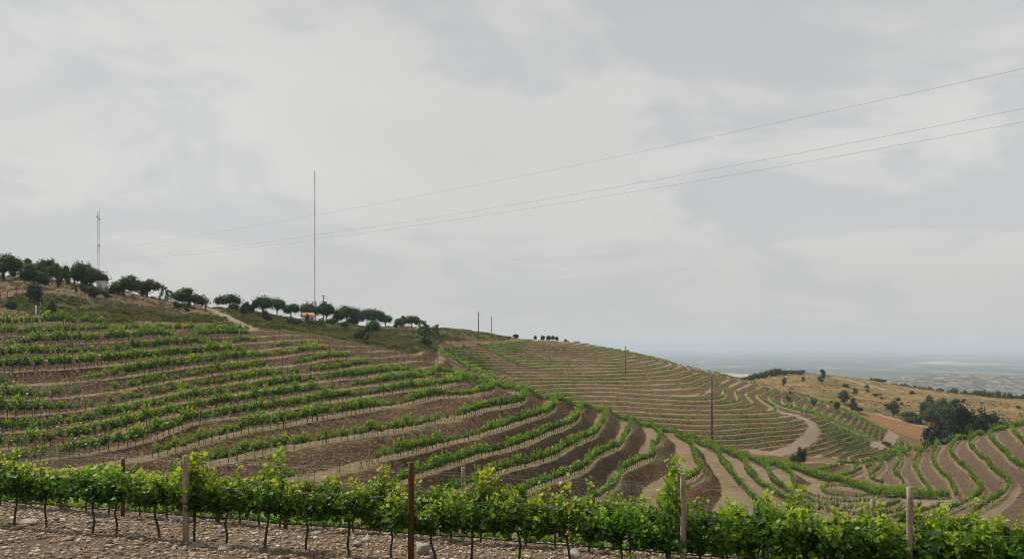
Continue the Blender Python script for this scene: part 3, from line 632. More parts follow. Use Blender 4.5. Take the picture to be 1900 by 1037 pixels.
# ---------------------------------------------------------------- trees
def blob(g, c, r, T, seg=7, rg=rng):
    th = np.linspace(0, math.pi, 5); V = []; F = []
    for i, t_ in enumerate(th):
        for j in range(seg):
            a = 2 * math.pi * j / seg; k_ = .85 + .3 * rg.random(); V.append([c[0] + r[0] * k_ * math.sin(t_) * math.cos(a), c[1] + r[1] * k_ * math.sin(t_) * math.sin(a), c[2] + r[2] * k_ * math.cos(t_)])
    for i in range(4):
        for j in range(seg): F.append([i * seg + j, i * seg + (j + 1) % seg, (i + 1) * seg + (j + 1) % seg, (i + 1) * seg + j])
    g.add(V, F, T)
def tree_mesh(kind, seed, dens=1.):
    """unit tree: height 1, crown width about 1; returns (crown mesh, trunk mesh)"""
    r = np.random.default_rng(seed); g = G(); t_ = G(); B = []
    if kind == 'pine':          # umbrella
        tb = [.04 * r.normal(), .04 * r.normal()]; t_.tube([[0, 0, -.05], [tb[0] * .5, 0, .25], [tb[0], tb[1], .55]], [.035, .028, .02], 6)
        for i in range(9):
            a = i * 2.4 + r.random(); d = .33 * math.sqrt((i + .4) / 9); c = (d * math.cos(a), d * math.sin(a), .66 - .5 * d + .05 * r.normal()); B.append((c, (.20, .20, .27)))
            t_.tube([[tb[0], tb[1], .42 + .1 * r.random()], [c[0] * .8, c[1] * .8, c[2] - .08]], [.014, .006], 4, cap=False)
        lf = .045; zmin = .24
    elif kind == 'oak':
        t_.tube([[0, 0, -.05], [.02, 0, .2], [0, .02, .42]], [.045, .035, .03], 6)
        for i in range(14):
            a = i * 2.4 + r.random(); d = .36 * math.sqrt((i + .3) / 13) * (1 + .1 * r.normal()); c = (d * math.cos(a), d * math.sin(a), .54 + .13 * r.normal() - .6 * d * d); q = .16 + .07 * r.random(); B.append((c, (q, q, q * 1.25)))
            t_.tube([[0, .02, .3], [c[0] * .7, c[1] * .7, c[2] - .05]], [.018, .007], 4, cap=False)
        lf = .05; zmin = .06
    elif kind == 'tall':        # eucalypt / poplar like
        t_.tube([[0, 0, -.05], [.02, 0, .3], [0, .02, .85]], [.035, .025, .01], 6)
        for i in range(12):
            z = .28 + .62 * i / 11; wd = .34 * math.sin(math.pi * (.2 + .72 * i / 11)); a = r.random() * 6.3; c = (wd * math.cos(a) * .8, wd * math.sin(a) * .8, z); B.append((c, (.24, .24, .13)))
        lf = .055; zmin = .1
    elif kind == 'sparse':      # young maritime pine, tufts on whorled branches
        t_.tube([[0, 0, -.03], [.01, 0, .5], [0, .01, .96]], [.018, .013, .004], 5)
        for i in range(20):
            z = .32 + .62 * i / 19; wd = .42 * (1.05 - z) + .12; a = i * 2.4 + r.random(); c = (wd * math.cos(a), wd * math.sin(a), z + .04); B.append((c, (.12, .12, .045)))
            t_.tube([[0, 0, z - .06], [c[0], c[1], c[2]]], [.006, .003], 4, cap=False)
        B.append(((0, 0, .95), (.07, .07, .06))); lf = .05; zmin = .1
    elif kind == 'shrub':
        t_.tube([[0, 0, -.05], [.01, 0, .3]], [.04, .02], 5)
        for i in range(9):
            a = i * 2.4 + r.random(); d = .3 * math.sqrt(i / 9.); c = (d * math.cos(a), d * math.sin(a), .40 + .14 * r.normal()); q = .18 + .06 * r.random(); B.append((c, (q, q, q * 1.1)))
        lf = .07; zmin = .02
    for c, q in B:
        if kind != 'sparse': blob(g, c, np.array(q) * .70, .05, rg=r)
        n = int((110 if kind in ('pine', 'oak', 'shrub') else 60) * dens); P = r.normal(size=(n, 3)); P /= np.linalg.norm(P, axis=1)[:, None]
        P *= (.70 + .48 * r.random(n) ** 1.2)[:, None]; zz_ = P[:, 2].copy(); P = P * np.array(q) + np.array(c); P[:, 2] = np.maximum(P[:, 2], zmin + .03 * r.random(n))
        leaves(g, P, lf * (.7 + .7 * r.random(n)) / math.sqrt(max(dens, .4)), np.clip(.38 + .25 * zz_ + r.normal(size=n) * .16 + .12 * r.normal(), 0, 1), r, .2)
    return g, t_
KM = {'pine': 'pine', 'oak': 'oak', 'tall': 'oak', 'sparse': 'pine', 'shrub': 'oak', 'grey': 'grey'}
TM = {}
def get_tree(kind, var, dens=1., mat=None):
    key = (kind, var, dens, mat)
    if key not in TM:
        g, t_ = tree_mesh(kind, 11 + 7 * len(TM), dens); V_ = np.concatenate(g.V); zs_ = 1 / np.percentile(V_[:, 2], 99.6); w_ = np.percentile(V_[:, 0], 99.3) - np.percentile(V_[:, 0], .7)
        for q_ in (g, t_):
            for v_ in q_.V: v_ *= [1 / w_, 1 / w_, zs_]
        TM[key] = (g.mesh('crown', MT[mat or KM[kind]]), t_.mesh('trunk', MT['trunk']))
    return TM[key]
NAMES = {'pine': 'stone_pine', 'oak': 'oak_tree', 'tall': 'tall_tree', 'sparse': 'young_pine', 'shrub': 'shrub'}
def tree(kind, px, py, hpx, wpx, label, cat='tree', group=None, Y=None, var=0, dens=1., mat=None, parts=True, sink=.02, name=None):
    P = hit(px, py) if Y is None else None
    if Y is not None: X = (px - CX) / FPX * Y; P = np.array([X, Y, zat(X, Y)])
    h = hpx / FPX * P[1]; wd = wpx / FPX * P[1]; cm, tm = get_tree(kind, var, dens, mat)
    # keep the top at the photographed height
    top = (HY - (py - hpx)) / FPX * P[1]; h = max(top - P[2], h * .6)
    P = P - np.array([0, 0, sink * h])
    e = empty(name or NAMES[kind], P, label, cat, group, random.random() * 6); ws = wd
    e.scale = (ws, ws, h)
    link('crown', cm, e); link('trunk', tm, e); return e
# ridge trees on the left hill: kind, px, base py, h, w, label
TL = [
 ('oak', 6, 520, 50, 66, 'dark oak at the left edge of the picture on the hill crest'),
 ('oak', 38, 514, 36, 40, 'oak behind the leftmost crest tree, its crown touching both neighbours'),
 ('oak', 75, 519, 40, 54, 'broad oak at the back of the leftmost cluster'),
 ('oak', 62, 532, 42, 50, 'dark low oak standing in front of the leftmost cluster'),
 ('oak', 108, 531, 44, 38, 'oak ending the leftmost cluster on its right side'),
 ('oak', 138, 528, 34, 28, 'small oak left of the tree below the lattice mast'),
 ('oak', 166, 534, 48, 58, 'large dark round tree right below the white lattice mast'),
 ('oak', 230, 549, 40, 50, 'round oak with short trunk right of the white hut'),
 ('oak', 272, 551, 34, 50, 'dark oak on a bare slope between round oak and young pines'),
 ('sparse', 304, 566, 37, 18, 'young pine clump left of the wide flat crowned tree'),
 ('sparse', 313, 567, 30, 14, 'shorter young pine touching the taller one beside it'),
 ('oak', 350, 568, 33, 66, 'wide flat crowned tree left of the dirt track'),
 ('pine', 426, 574, 29, 48, 'stone pine right beside the dirt track on the crest'),
 ('shrub', 434, 577, 16, 16, 'small round shrub in front of the stone pine by the track'),
 ('pine', 488, 587, 40, 38, 'tall dark stone pine, first of the pair left of the house'),
 ('pine', 514, 582, 31, 28, 'thinner stone pine with open trunk, second of the pair left of the house'),
 ('pine', 540, 590, 28, 32, 'low stone pine directly left of the white house'),
 ('pine', 573, 591, 32, 36, 'stone pine behind the white house beside the tall red and white mast'),
 ('pine', 605, 590, 31, 34, 'stone pine behind the utility pole near the house'),
 ('oak', 627, 594, 24, 22, 'small dark tree left of the largest stone pine'),
 ('pine', 643, 596, 31, 36, 'largest domed stone pine right of the utility pole'),
 ('pine', 663, 598, 29, 24, 'slender stone pine leaning on the largest domed pine'),
 ('pine', 681, 600, 29, 26, 'stone pine left in the pair before the crest dips'),
 ('pine', 697, 600, 28, 30, 'stone pine right in the pair before the crest dips'),
 ('pine', 715, 606, 24, 26, 'small stone pine with forked trunk below the pair'),
 ('oak', 742, 609, 24, 24, 'round dark pine with low crown next to the last umbrella pine'),
 ('pine', 764, 610, 26, 29, 'last umbrella pine on the crest, with bare straight trunk'),
 ('pine', 616, 606, 17, 18, 'small stone pine on the grassy slope below the utility pole'),
 ('pine', 640, 612, 17, 15, 'tiny umbrella pine alone on the grassy slope'),
 ('pine', 692, 624, 32, 29, 'stone pine standing lower on the slope in front of the crest pines'),
 ('oak', 665, 632, 23, 22, 'dark bushy tree at the foot of the slope'),
 ('tall', 678, 637, 29, 11, 'narrow dark tree at the vineyard edge below the stone pines'),
 ('sparse', 596, 612, 22, 17, 'young pine right below the house'),
 ('sparse', 570, 612, 30, 12, 'thin young pine in front of the white house wall'),
 ('sparse', 784, 643, 50, 19, 'tallest of the three open young pines at the vineyard corner'),
 ('sparse', 793, 644, 43, 18, 'middle one of the three open young pines at the vineyard corner'),
 ('sparse', 809, 643, 42, 17, 'right one of the three open young pines at the vineyard corner'),
 ('tall', 96, 586, 30, 15, 'small dark conifer at the bottom of the left slope'),
 ('tall', 141, 545, 16, 7, 'narrow sapling on the slope below the large round tree'),
]
for i, (kd, px, py, h, w_, lb) in enumerate(TL): tree(kd, px, py, h, w_, lb, 'tree', 'trees along the left hill crest', var=i % 4)
TG = [(65, 562, 37, 25, 'grey green olive tree on the slope in front of the left cluster'), (20, 573, 15, 17, 'small grey bush at the far left of the slope'), (157, 543, 18, 19, 'round bush at the foot of the large round tree'),
      (176, 552, 21, 31, 'wide pale bush below the white hut'), (197, 554, 14, 12, 'small bush right of the wide pale bush'), (453, 585, 26, 16, 'scraggly grey tree right of the stone pine by the track'), (466, 582, 19, 13, 'smaller scraggly grey tree between two stone pines'),
      (492, 597, 23, 11, 'thin grey tree in front of the tall dark stone pine'), (499, 598, 18, 10, 'short grey tree at the edge of the scrub below the pines'), (545, 604, 14, 32, 'low wide bush in front of the house'), (330, 573, 15, 15, 'dark round bush under the wide flat crowned tree'), (347, 579, 9, 9, 'tiny bush alone on the dry slope'),
      (655, 600, 12, 24, 'bush under the largest domed stone pine'), (791, 642, 16, 22, 'bush at the feet of the three young pines'), (580, 603, 10, 20, 'bush beside the right wall of the house')]
for i, (px, py, h, w_, lb) in enumerate(TG): tree('shrub', px, py, h, w_, lb, 'bush', 'bushes on the left slope', var=i % 3, mat='grey' if i not in (10, 2, 13) else 'oak', name='bush')
for i, (px, h, w_) in enumerate([(945, 6, 7), (957, 10, 11), (993, 8, 7), (1007, 9, 8), (1018, 9, 10), (1026, 9, 8), (1033, 8, 7), (1049, 4, 4)]):
    tree('oak', px, np.interp(px, [945, 1050], [629, 632]), h, w_, ['tiny bush on the crest left of the round bush', 'round bush where the scrub slope ends on the crest', 'leftmost thin olive tree of the row on the middle hill crest', 'second olive tree of the crest row, forked', 'densest olive tree in the crest row', 'olive tree between the densest one and the last of the crest row', 'last olive tree of the crest row', 'tiny shrub alone right of the olive trees on the crest'][i], 'tree', 'small olive trees on the middle hill crest', var=i % 3, dens=.5, mat='grey', name='olive_tree', Y=385)
TR = [('tall', 1455, 718, 19, 8, 'slim tree left on the tan hill'), ('tall', 1490, 709, 11, 7, 'small tree near the top of the tan hill'), ('tall', 1525, 713, 29, 15, 'tall dark tree on top of the tan hill'),
      ('tall', 1566, 750, 27, 20, 'broad dark tree right above the orange field'), ('tall', 1582, 765, 29, 14, 'leaning dark tree on the orange field edge'), ('tall', 1553, 763, 19, 12, 'cone shaped dark tree left of the orange field'),
      ('pine', 1594, 767, 13, 14, 'small umbrella shaped tree on the orange field'), ('oak', 1510, 750, 10, 12, 'round bush where the pale track meets the terraces'), ('tall', 1657, 773, 27, 23, 'rounded dark tree alone on the tan slope'),
      ('oak', 1722, 782, 50, 30, 'tall grey green tree at the back left of the dark grove'), ('oak', 1742, 788, 50, 44, 'large dark tree on the left of the grove'), ('oak', 1728, 790, 34, 34, 'lower dark tree in front left of the grove'),
      ('oak', 1752, 780, 40, 24, 'upright dark tree in the middle of the grove'), ('tall', 1773, 782, 44, 26, 'pale upright tree behind the biggest oak'), ('oak', 1788, 824, 77, 118, 'biggest near black oak of the grove'), ('oak', 1738, 822, 30, 52, 'low dark oak spreading left of the biggest oak'),
      ('shrub', 1692, 783, 20, 40, 'wide dark shrubs left of the grove'), ('oak', 1862, 800, 36, 46, 'dark oak near the right edge behind the knoll'), ('oak', 1486, 860, 33, 19, 'dark shrubby tree in the valley below the loop road'), ('shrub', 1476, 858, 14, 20, 'low bush left of the valley tree'),
      ('shrub', 1645, 828, 10, 16, 'olive bush at the end of the far terraces')]
for i, (kd, px, py, h, w_, lb) in enumerate(TR):
    Y = {1788: 216, 1738: 218, 1862: 235, 1486: 196, 1476: 197, 1645: 250}.get(px)
    tree(kd, px, py, h, w_, lb, 'tree', 'trees beyond the vineyard on the right', var=i % 4, dens=1.6 if px == 1788 else 1., Y=Y, mat='darkoak' if px in (1788, 1738) else None)
# wood on the far hill top and hedgerow trees
n = 0
for i in range(26):
    px = 1376 + 112 * (i / 25) + rng.normal() * 2; Y = 545 + rng.random() * 25; top = np.interp(px, [1370, 1400, 1440, 1460, 1490], [703, 693, 683, 686, 692]) + rng.normal() * 1.2
    X = (px - CX) / FPX * Y; z = zat(X, Y); h = max(4, (HY - top) / FPX * Y - z) ; e = tree('oak', px, top + h / Y * FPX, h / Y * FPX, 11 + 4 * rng.random(), 'small dark round tree in the wood on the far hill top', 'tree', 'trees in the wood on the far hill top', Y=Y, var=i % 3, dens=.5)
for i in range(50):
    px = 1606 + 330 * (i / 49) + rng.normal() * 3; Y = np.interp(px, [1600, 1750, 1900], [600, 640, 610]) + rng.uniform(-40, 30); top = np.interp(px, [1606, 1650, 1700, 1740, 1800, 1850, 1910], [703, 709, 716, 724, 722, 726, 731]) + rng.normal() * 2.2
    h = (2.2 + 3.2 * rng.random()); X = (px - CX) / FPX * Y; zt_ = (HY - top) / FPX * Y; e = tree('oak', px, top + h / Y * FPX, h / Y * FPX, 7 + 10 * rng.random(), 'small dark tree in the tree line behind the tan hill on the right', 'tree', 'trees in the line behind the tan hill', Y=Y, var=i % 3, dens=.5)
# bushes scattered on tan hill
for i in range(34):
    px = rng.uniform(1420, 1890); py = np.interp(px, [1420, 1560, 1700, 1900], [712, 705, 728, 750]) + rng.random() * 38 + 4; q = 3.5 + 4 * rng.random()
    tree('shrub', px, py, q, q * 1.4, 'low dark bush scattered on the dry tan hill', 'bush', 'low bushes on the tan hill', var=i % 3, dens=.5, name='bush')

# ---------------------------------------------------------------- built things
def pole(px, py, top, label, mat, r=.16, arms=((.2, 1.6),), Y=None, name='utility_pole', box=False):
    P = hit(px, py) if Y is None else np.array([(px - CX) / FPX * Y, Y, zat((px - CX) / FPX * Y, Y)])
    h = (HY - top) / FPX * P[1] - P[2]; e = empty(name, P, label, 'utility pole', 'utility poles')
    g = G(); g.tube([[0, 0, -.5], [0, 0, h * .5], [0, 0, h]], [r, r * .8, r * .6], 8); link('shaft', g.mesh('shaft', MT[mat], True), e)
    for dz, wd in arms:
        g = G(); g.box((0, -.05, h - dz), (wd, .12, .12)); a = link('crossarm', g.mesh('crossarm', MT['steel_grey']), e)
        for s_ in (-.9, 0, .9) if wd > 1 else (-.6, .6):
            g = G(); g.tube([[s_ * wd / 2, -.05, h - dz + .06], [s_ * wd / 2, -.05, h - dz + .32]], [.06, .05], 6); link('insulator', g.mesh('insulator', MT['dark']), a)
    if box:
        g = G(); g.box((.75, 0, h - 2.6), (.9, .7, 1.2)); link('transformer', g.mesh('transformer', MT['steel_grey']), e)
        g = G(); g.box((1.0, 0, h - 1.0), (2.6, .1, .1)); link('bracket', g.mesh('bracket', MT['steel_grey']), e)
    return P
pole(1321, 822, 699, 'dark tall utility pole nearest the camera in front of the middle terraces', 'darkpole', .24, ((.3, .8),), Y=200)
pole(1161, 694, 643, 'dark slim utility pole standing alone on the middle terraced hill', 'darkpole', .2, ((.2, 1.0),))
pole(888, 616, 579, 'utility pole with crossarm on the scrubby crest, taller of two', 'darkpole', .24, ((.2, 2.6), (1.4, 1.6)))
pole(912, 619, 587, 'slim utility pole on the crest right of the taller one', 'darkpole', .16, ((.2, .7), (1.6, .7)))
pole(600, 594, 548, 'grey concrete utility pole with transformer beside the white house', 'concrete', .28, ((.2, 1.4),), box=True)
# tall guyed mast, red and white sections
P = np.array([(584 - CX) / FPX * 285, 285, 0]); P[2] = zat(P[0], P[1]); h = (HY - 318) / FPX * 285 - P[2]
e = empty('radio_mast', P, 'very tall thin red and white radio mast behind the house', 'mast')
def lattice(g, w0, z0, z1, n, r):
    for sx, sy in ((-1, -1), (1, -1), (0, 1)): g.tube([[sx * w0 / 2, sy * w0 / 2, z0], [sx * w0 / 2, sy * w0 / 2, z1]], r, 4)
    C3 = [(-1, -1), (1, -1), (0, 1)]
    for i in range(n):
        a, b = z0 + (z1 - z0) * i / n, z0 + (z1 - z0) * (i + 1) / n
        for j in range(3):
            p, q = C3[j], C3[(j + 1) % 3]
            if i % 2: p, q = q, p
            g.tube([[p[0] * w0 / 2, p[1] * w0 / 2, a], [q[0] * w0 / 2, q[1] * w0 / 2, b]], r * .6, 4, cap=False)
nb = 9
for i in range(nb):
    g = G(); z0 = 6 + (h - 6) * i / nb; lattice(g, .32, z0, 6 + (h - 6) * (i + 1) / nb, 8, .045); link('mast_section', g.mesh('mast_section', MT['steel_grey' if i % 2 else 'steel_red']), e)
g = G(); lattice(g, 1.3, -.5, 7.5, 5, .12); link('mast_base', g.mesh('mast_base', MT['steel_red']), e)
for i, a in enumerate((.5, 2.6, 4.7)):
    for zz_ in (.5, .93):
        g = G(); gx, gy = P[0] + 26 * math.cos(a), P[1] + 26 * math.sin(a); g.tube([[0, 0, h * zz_], [26 * math.cos(a), 26 * math.sin(a), zat(gx, gy) - P[2]]], .006, 4, cap=False); link('guy_wire', g.mesh('guy_wire', MT['wire']), e)
P = np.array([(183.5 - CX) / FPX * 225, 225, 0]); P[2] = zat(P[0], P[1]); h = (HY - 393) / FPX * 225 - P[2]
e = empty('lattice_mast', P, 'pale lattice mast with small antennas behind the large round tree', 'mast')
g = G(); lattice(g, .55, -.5, h * .45, 14, .05); link('mast_section', g.mesh('mast_section', MT['steel_white']), e)
g = G(); lattice(g, .50, h * .45, h, 14, .045); link('mast_section', g.mesh('mast_section', MT['steel_grey']), e)
for zz_, s_ in ((.9, .5), (.93, -.5), (.55, .3)):
    g = G(); g.box((s_ * .5, -.3, h * zz_), (.5, .1, .35)); link('antenna', g.mesh('antenna', MT['steel_grey']), e)
g = G(); g.tube([[.27, -.2, h], [.27, -.2, h + 1]], .03, 4); g.tube([[-.27, -.2, h - 1], [-.9, -.2, h - .8]], .03, 4); link('antenna', g.mesh('antenna', MT['steel_grey']), e)
# house
P = hit(571, 598); Y = P[1]; P[2] -= .3
e = empty('small_house', P, 'small white house with terracotta roof among the stone pines', 'house', rz=R(28)); hh = 2.3; ww, ll = 2.5, 3.4
g = G(); g.box((0, 0, hh / 2), (ll, ww, hh)); V, F, T = g.arr()
V = np.r_[V, [[-ll / 2, 0, hh + .75], [ll / 2, 0, hh + .75]]]; link('wall', np_mesh('wall', V, np.r_[F, [[4, 6, 8, 8], [5, 7, 9, 9]]][:6], MT['wall']), e)
me = bpy.data.meshes.new('gable'); me.from_pydata([(-ll / 2, -ww / 2, hh), (-ll / 2, ww / 2, hh), (-ll / 2, 0, hh + .75), (ll / 2, -ww / 2, hh), (ll / 2, ww / 2, hh), (ll / 2, 0, hh + .75)], [], [(0, 2, 1), (3, 4, 5), (0, 3, 5, 2), (1, 2, 5, 4)]); me.materials.append(MT['wall']); link('gable', me, e)
rf = None
for s_ in (-1, 1):
    me = bpy.data.meshes.new('roof'); q = .3; a0, b0 = (s_ * (ww / 2 + q), hh - .16), (0, hh + .82)
    v = [(-ll / 2 - q, a0[0], a0[1]), (ll / 2 + q, a0[0], a0[1]), (ll / 2 + q, 0, b0[1]), (-ll / 2 - q, 0, b0[1])]; v += [(x, y, z + .16) for x, y, z in v]
    me.from_pydata(v, [], [(0, 1, 2, 3), (4, 5, 6, 7), (0, 1, 5, 4), (1, 2, 6, 5), (2, 3, 7, 6), (3, 0, 4, 7)]); me.materials.append(MT['tile']); rf = link('roof', me, e)
    g = G()
    for i in range(16):
        x = -ll / 2 - q + .2 + i * (ll + 2 * q - .4) / 15; g.tube([[x, a0[0], a0[1] + .19], [x, 0, b0[1] + .19]], .09, 6)
    tag(link('roof_tile_ribs', g.mesh('roof_tile_ribs', MT['tile']), rf), kind='stuff')
def opening(nm, c, d):
    g = G(); g.box(c, d); o_ = link(nm, g.mesh(nm, MT['dark']), e); c = np.array(c); fr = G()
    if d[1] < .1:
        for s_ in (-1, 1): fr.box(c + [s_ * (d[0] / 2 + .04), 0, 0], (.08, .12, d[2] + .16)); fr.box(c + [0, 0, s_ * (d[2] / 2 + .04)], (d[0], .12, .08))
    else:
        for s_ in (-1, 1): fr.box(c + [0, s_ * (d[1] / 2 + .04), 0], (.12, .08, d[2] + .16)); fr.box(c + [0, 0, s_ * (d[2] / 2 + .04)], (.12, d[1], .08))
    link('frame', fr.mesh('frame', MT['wall']), o_)
opening('window', (.95, -ww / 2 - .01, hh * .6), (.6, .06, .7)); opening('door', (-.5, -ww / 2 - .01, .9), (.8, .06, 1.75)); opening('window', (ll / 2 + .01, 0, hh * .62), (.06, .8, .9)); opening('window', (-ll / 2 - .01, 0, hh * .6), (.06, .8, .9))
# white hut and low wall
P = hit(190, 540); Y = P[1]; P[2] -= .15; e = empty('white_hut', P, 'small flat roofed white hut right of the large round tree', 'hut', rz=R(12)); hh = (HY - 523) / FPX * Y - P[2]
g = G(); g.box((0, 0, hh / 2), (2.0, 2.2, hh)); link('wall', g.mesh('wall', MT['wall']), e); g = G(); g.box((0, 0, hh + .09), (2.3, 2.5, .18)); link('roof', g.mesh('roof', MT['wall']), e); g = G(); g.box((-.2, -1.11, .95), (.7, .06, 1.7)); link('door', g.mesh('door', MT['steel_grey']), e)
a, b = hit(196, 538), hit(224, 541); g = G(); d = b - a; L_ = float(np.hypot(d[0], d[1])); g.box((L_ / 2, 0, .25), (L_, .25, .9)); o = link('low_wall', g.mesh('low_wall', MT['wall']), None, a); o.rotation_euler = (0, 0, math.atan2(d[1], d[0])); tag(o, 'low white wall running right from the white hut', 'wall')
# white stand pipe on the left bank
P = hit(67, 584); e = empty('white_post', P, 'short white post with a bent pipe on the left bank above the vines', 'post'); g = G(); g.tube([[0, 0, -.1], [0, 0, 1.7]], .1, 8); link('shaft', g.mesh('shaft', MT['steel_white'], True), e)
g = G(); g.tube([[.1, 0, 1.0], [.5, 0, 1.05], [.75, 0, 1.4], [.8, 0, 2.3]], .035, 6); link('bent_pipe', g.mesh('bent_pipe', MT['steel_white'], True), e)
# bare dead trunk
P = hit(381, 578); g = G(); g.tube([[0, 0, -.2], [.05, 0, 1.8], [.1, .05, 3.6]], [.28, .22, .1], 7, jit=.08); g.tube([[.05, 0, 2.2], [.5, 0, 3.3]], [.1, .03], 5); tag(link('dead_trunk', g.mesh('dead_trunk', MT['trunk']), None, P), 'bare dead tree trunk beside the dirt track', 'tree trunk')
# wire fence on the left slope
FPp = [(1, 547), (14, 545), (30, 545), (41, 543), (80, 545), (126, 548), (144, 551), (170, 556), (207, 561), (221, 564), (242, 567), (262, 570), (282, 572), (305, 576), (364, 585)]
pts = [hit(a, b + 9, 140) for a, b in FPp]; c0 = pts[0]; e = empty('wire_fence', c0, 'thin wire fence with wooden posts crossing the dry slope on the left', 'fence')
g = G(); g.tube([[0, 0, -.2], [0, 0, 1.7]], .07, 5); fm = g.mesh('post', MT['postdark'])
for p in pts: o = link('post', fm, e, p - c0)
for zz_ in (.5, 1.0, 1.5):
    g = G(); g.tube([p - c0 + np.array([0, -.075, zz_]) for p in pts], .012, 4, cap=False); link('wire', g.mesh('wire', MT['wire']), e)
# overhead cables
for i, (pl, lb) in enumerate(((((2300, 38), (1900, 129), (1500, 215), (1000, 319), (650, 389), (330, 443), (120, 474)), 'highest overhead cable crossing the sky'), (((2300, 118), (1900, 205), (1500, 279), (1250, 327), (1000, 372), (780, 408), (590, 437), (330, 470), (120, 492)), 'middle overhead cable, upper of the close pair'), (((2300, 150), (1900, 225), (1700, 263), (1500, 299), (1250, 345), (1000, 388), (750, 421), (590, 440), (330, 474), (120, 497)), 'lowest overhead cable, lower of the close pair'))):
    pl = np.array(pl, float); cf = np.polyfit(pl[:, 0], pl[:, 1], 3); q = []
    x0, y0 = (1900 - CX) / FPX * 110, 110.; x1, y1 = (120 - CX) / FPX * 420, 420.
    for t_ in np.linspace(-.12, 1, 60):
        X, Y = x0 + (x1 - x0) * t_, y0 + (y1 - y0) * t_; px = pxof(X, Y); q.append([X, Y, (HY - np.polyval(cf, px)) / FPX * Y])
    q = np.array(q); g = G(); g.tube(q - q[0], .019, 5, cap=False); tag(link('overhead_cable', g.mesh('overhead_cable', MT['cable'], True), None, q[0]), lb, 'cable', 'overhead power cables')

# ---------------------------------------------------------------- foreground rows
r1 = lambda X: 13.1 - .32 * X
def xrow(px, c0): a = (px - CX) / FPX; return a * c0 / (1 + .32 * a)     # X on row Y = c0 - .32 X
def fg(px, c0): X = xrow(px, c0); Y = c0 - .32 * X; return np.array([X, Y, float(zf(np.array([X]), np.array([Y]))[0])])
ROWA = math.atan2(-.32, 1)
def fgvine(seed, strong=1.):
    r = np.random.default_rng(seed); t_ = G(); g = G(); lean = r.normal() * .07
    pts = [[lean * 1.2, 0, -.08], [lean + r.normal() * .02, r.normal() * .02, .2], [lean * .5 + r.normal() * .03, r.normal() * .02, .42], [0, 0, .66]]
    t_.tube(pts, [.028, .021, .019, .022], 7, jit=.12)
    for s_ in (-1, 1): t_.tube([[0, 0, .64], [s_ * .2, .01, .72], [s_ * .42, 0, .70]], [.018, .014, .009], 6, jit=.1)
    P, T, Sz = [], [], []; cane = G()
    ns = int(13 * strong)
    for i in range(ns):
        x0 = (i + .5) / ns * .95 - .475 + r.normal() * .03; out_ = r.normal() * .10; dx = r.normal() * .14; hh = (.30 + .36 * r.random()) * (.75 + .25 * strong); hang = r.random() < .45
        if r.random() < .09: hh += .3
        path = []
        for q in np.linspace(0, 1, 18):
            z = .63 + hh * (q if not hang else math.sin(q * 2.6) * .62 - .12 * q); y = out_ * (1 + (1.4 * q if hang else .3 * q)); x = x0 + dx * q
            path.append([x, y, z])
            if q < .05: continue
            for _ in range(2):
                P.append([x + r.normal() * .06, y + r.normal() * .075, z + r.normal() * .035]); T.append(.20 + .62 * q ** 2.2 * (not hang) + .15 * (z - .8) + r.normal() * .14); Sz.append((.135 - .055 * q) * (.65 + .5 * r.random()))
        cane.tube(path[::4], [.006, .005, .004, .003, .002][:len(path[::4])], 4, cap=False)
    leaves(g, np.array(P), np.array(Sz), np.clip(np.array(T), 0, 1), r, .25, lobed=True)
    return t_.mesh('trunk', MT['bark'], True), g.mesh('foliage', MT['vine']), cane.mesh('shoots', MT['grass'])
FV = [fgvine(500 + i, 1.0) for i in range(7)] + [fgvine(600 + i, 1.35) for i in range(4)]
def place_vine(px, c0, var, sx, sz, label, group):
    P = fg(px, c0); e = empty('grapevine', P, label, 'grapevine', group, ROWA + (math.pi if random.random() < .5 else 0)); e.scale = (sx, sx, sz)
    for nm, me in zip(('trunk', 'foliage', 'shoots'), FV[var]): link(nm, me, e)
near_px = [-45, 33, 86, 172, 216, 288, 362, 424, 500, 568, 648, 725, 800, 876, 960, 1050, 1151, 1235, 1339, 1415, 1492, 1570, 1650, 1735, 1815, 1890, 1975]
ORD = ['first', 'second', 'third', 'fourth', 'fifth', 'sixth', 'seventh', 'eighth', 'ninth', 'tenth', 'eleventh', 'twelfth', 'thirteenth', 'fourteenth', 'fifteenth', 'sixteenth', 'seventeenth', 'eighteenth', 'nineteenth', 'twentieth']
def nth(lst, i, marks):
    """which vine of a row, counted from the post on its left"""
    px = lst[i]; m_ = [m for m in marks if m[0] <= px]; 
    if not m_: k_ = sum(1 for q in lst[:i + 1] if q > 0); return ORD[max(k_ - 1, 0)] + ' grapevine from the left edge' if px > 0 else 'grapevine cut by the left edge'
    x, nm = m_[-1]; k_ = sum(1 for q in lst[:i + 1] if q >= x); return ORD[k_ - 1] + ' grapevine right of the ' + nm
for i, px in enumerate(near_px):
    big = px > 1100
    place_vine(px, 13.1, (7 + i % 4) if big else i % 7, 1.0, (.86 + .18 * random.random()) if not big else .90 + .10 * random.random(), nth(near_px, i, [(345, 'pale post'), (763, 'orange brown post'), (1268, 'grey post with tall shoot'), (1688, 'peeling post')]) + ', front row', 'grapevines of the front row')
sec_px = [-30, 5, 57, 112, 160, 207, 258, 307, 355, 402, 440, 478, 525, 600, 656, 705, 770, 838, 895, 970, 1028, 1100, 1172, 1230, 1300, 1350, 1406, 1453, 1536, 1600, 1670, 1740, 1800, 1860, 1930, 1990]
for i, px in enumerate(sec_px):
    place_vine(px, 17.1, i % 11, 1.0, .80 + .20 * random.random(), nth(sec_px, i, [(228, 'dark brown post'), (530, 'short brown post'), (858, 'thin grey post'), (1240, 'dark grey post')]) + ', second row', 'grapevines of the second row')
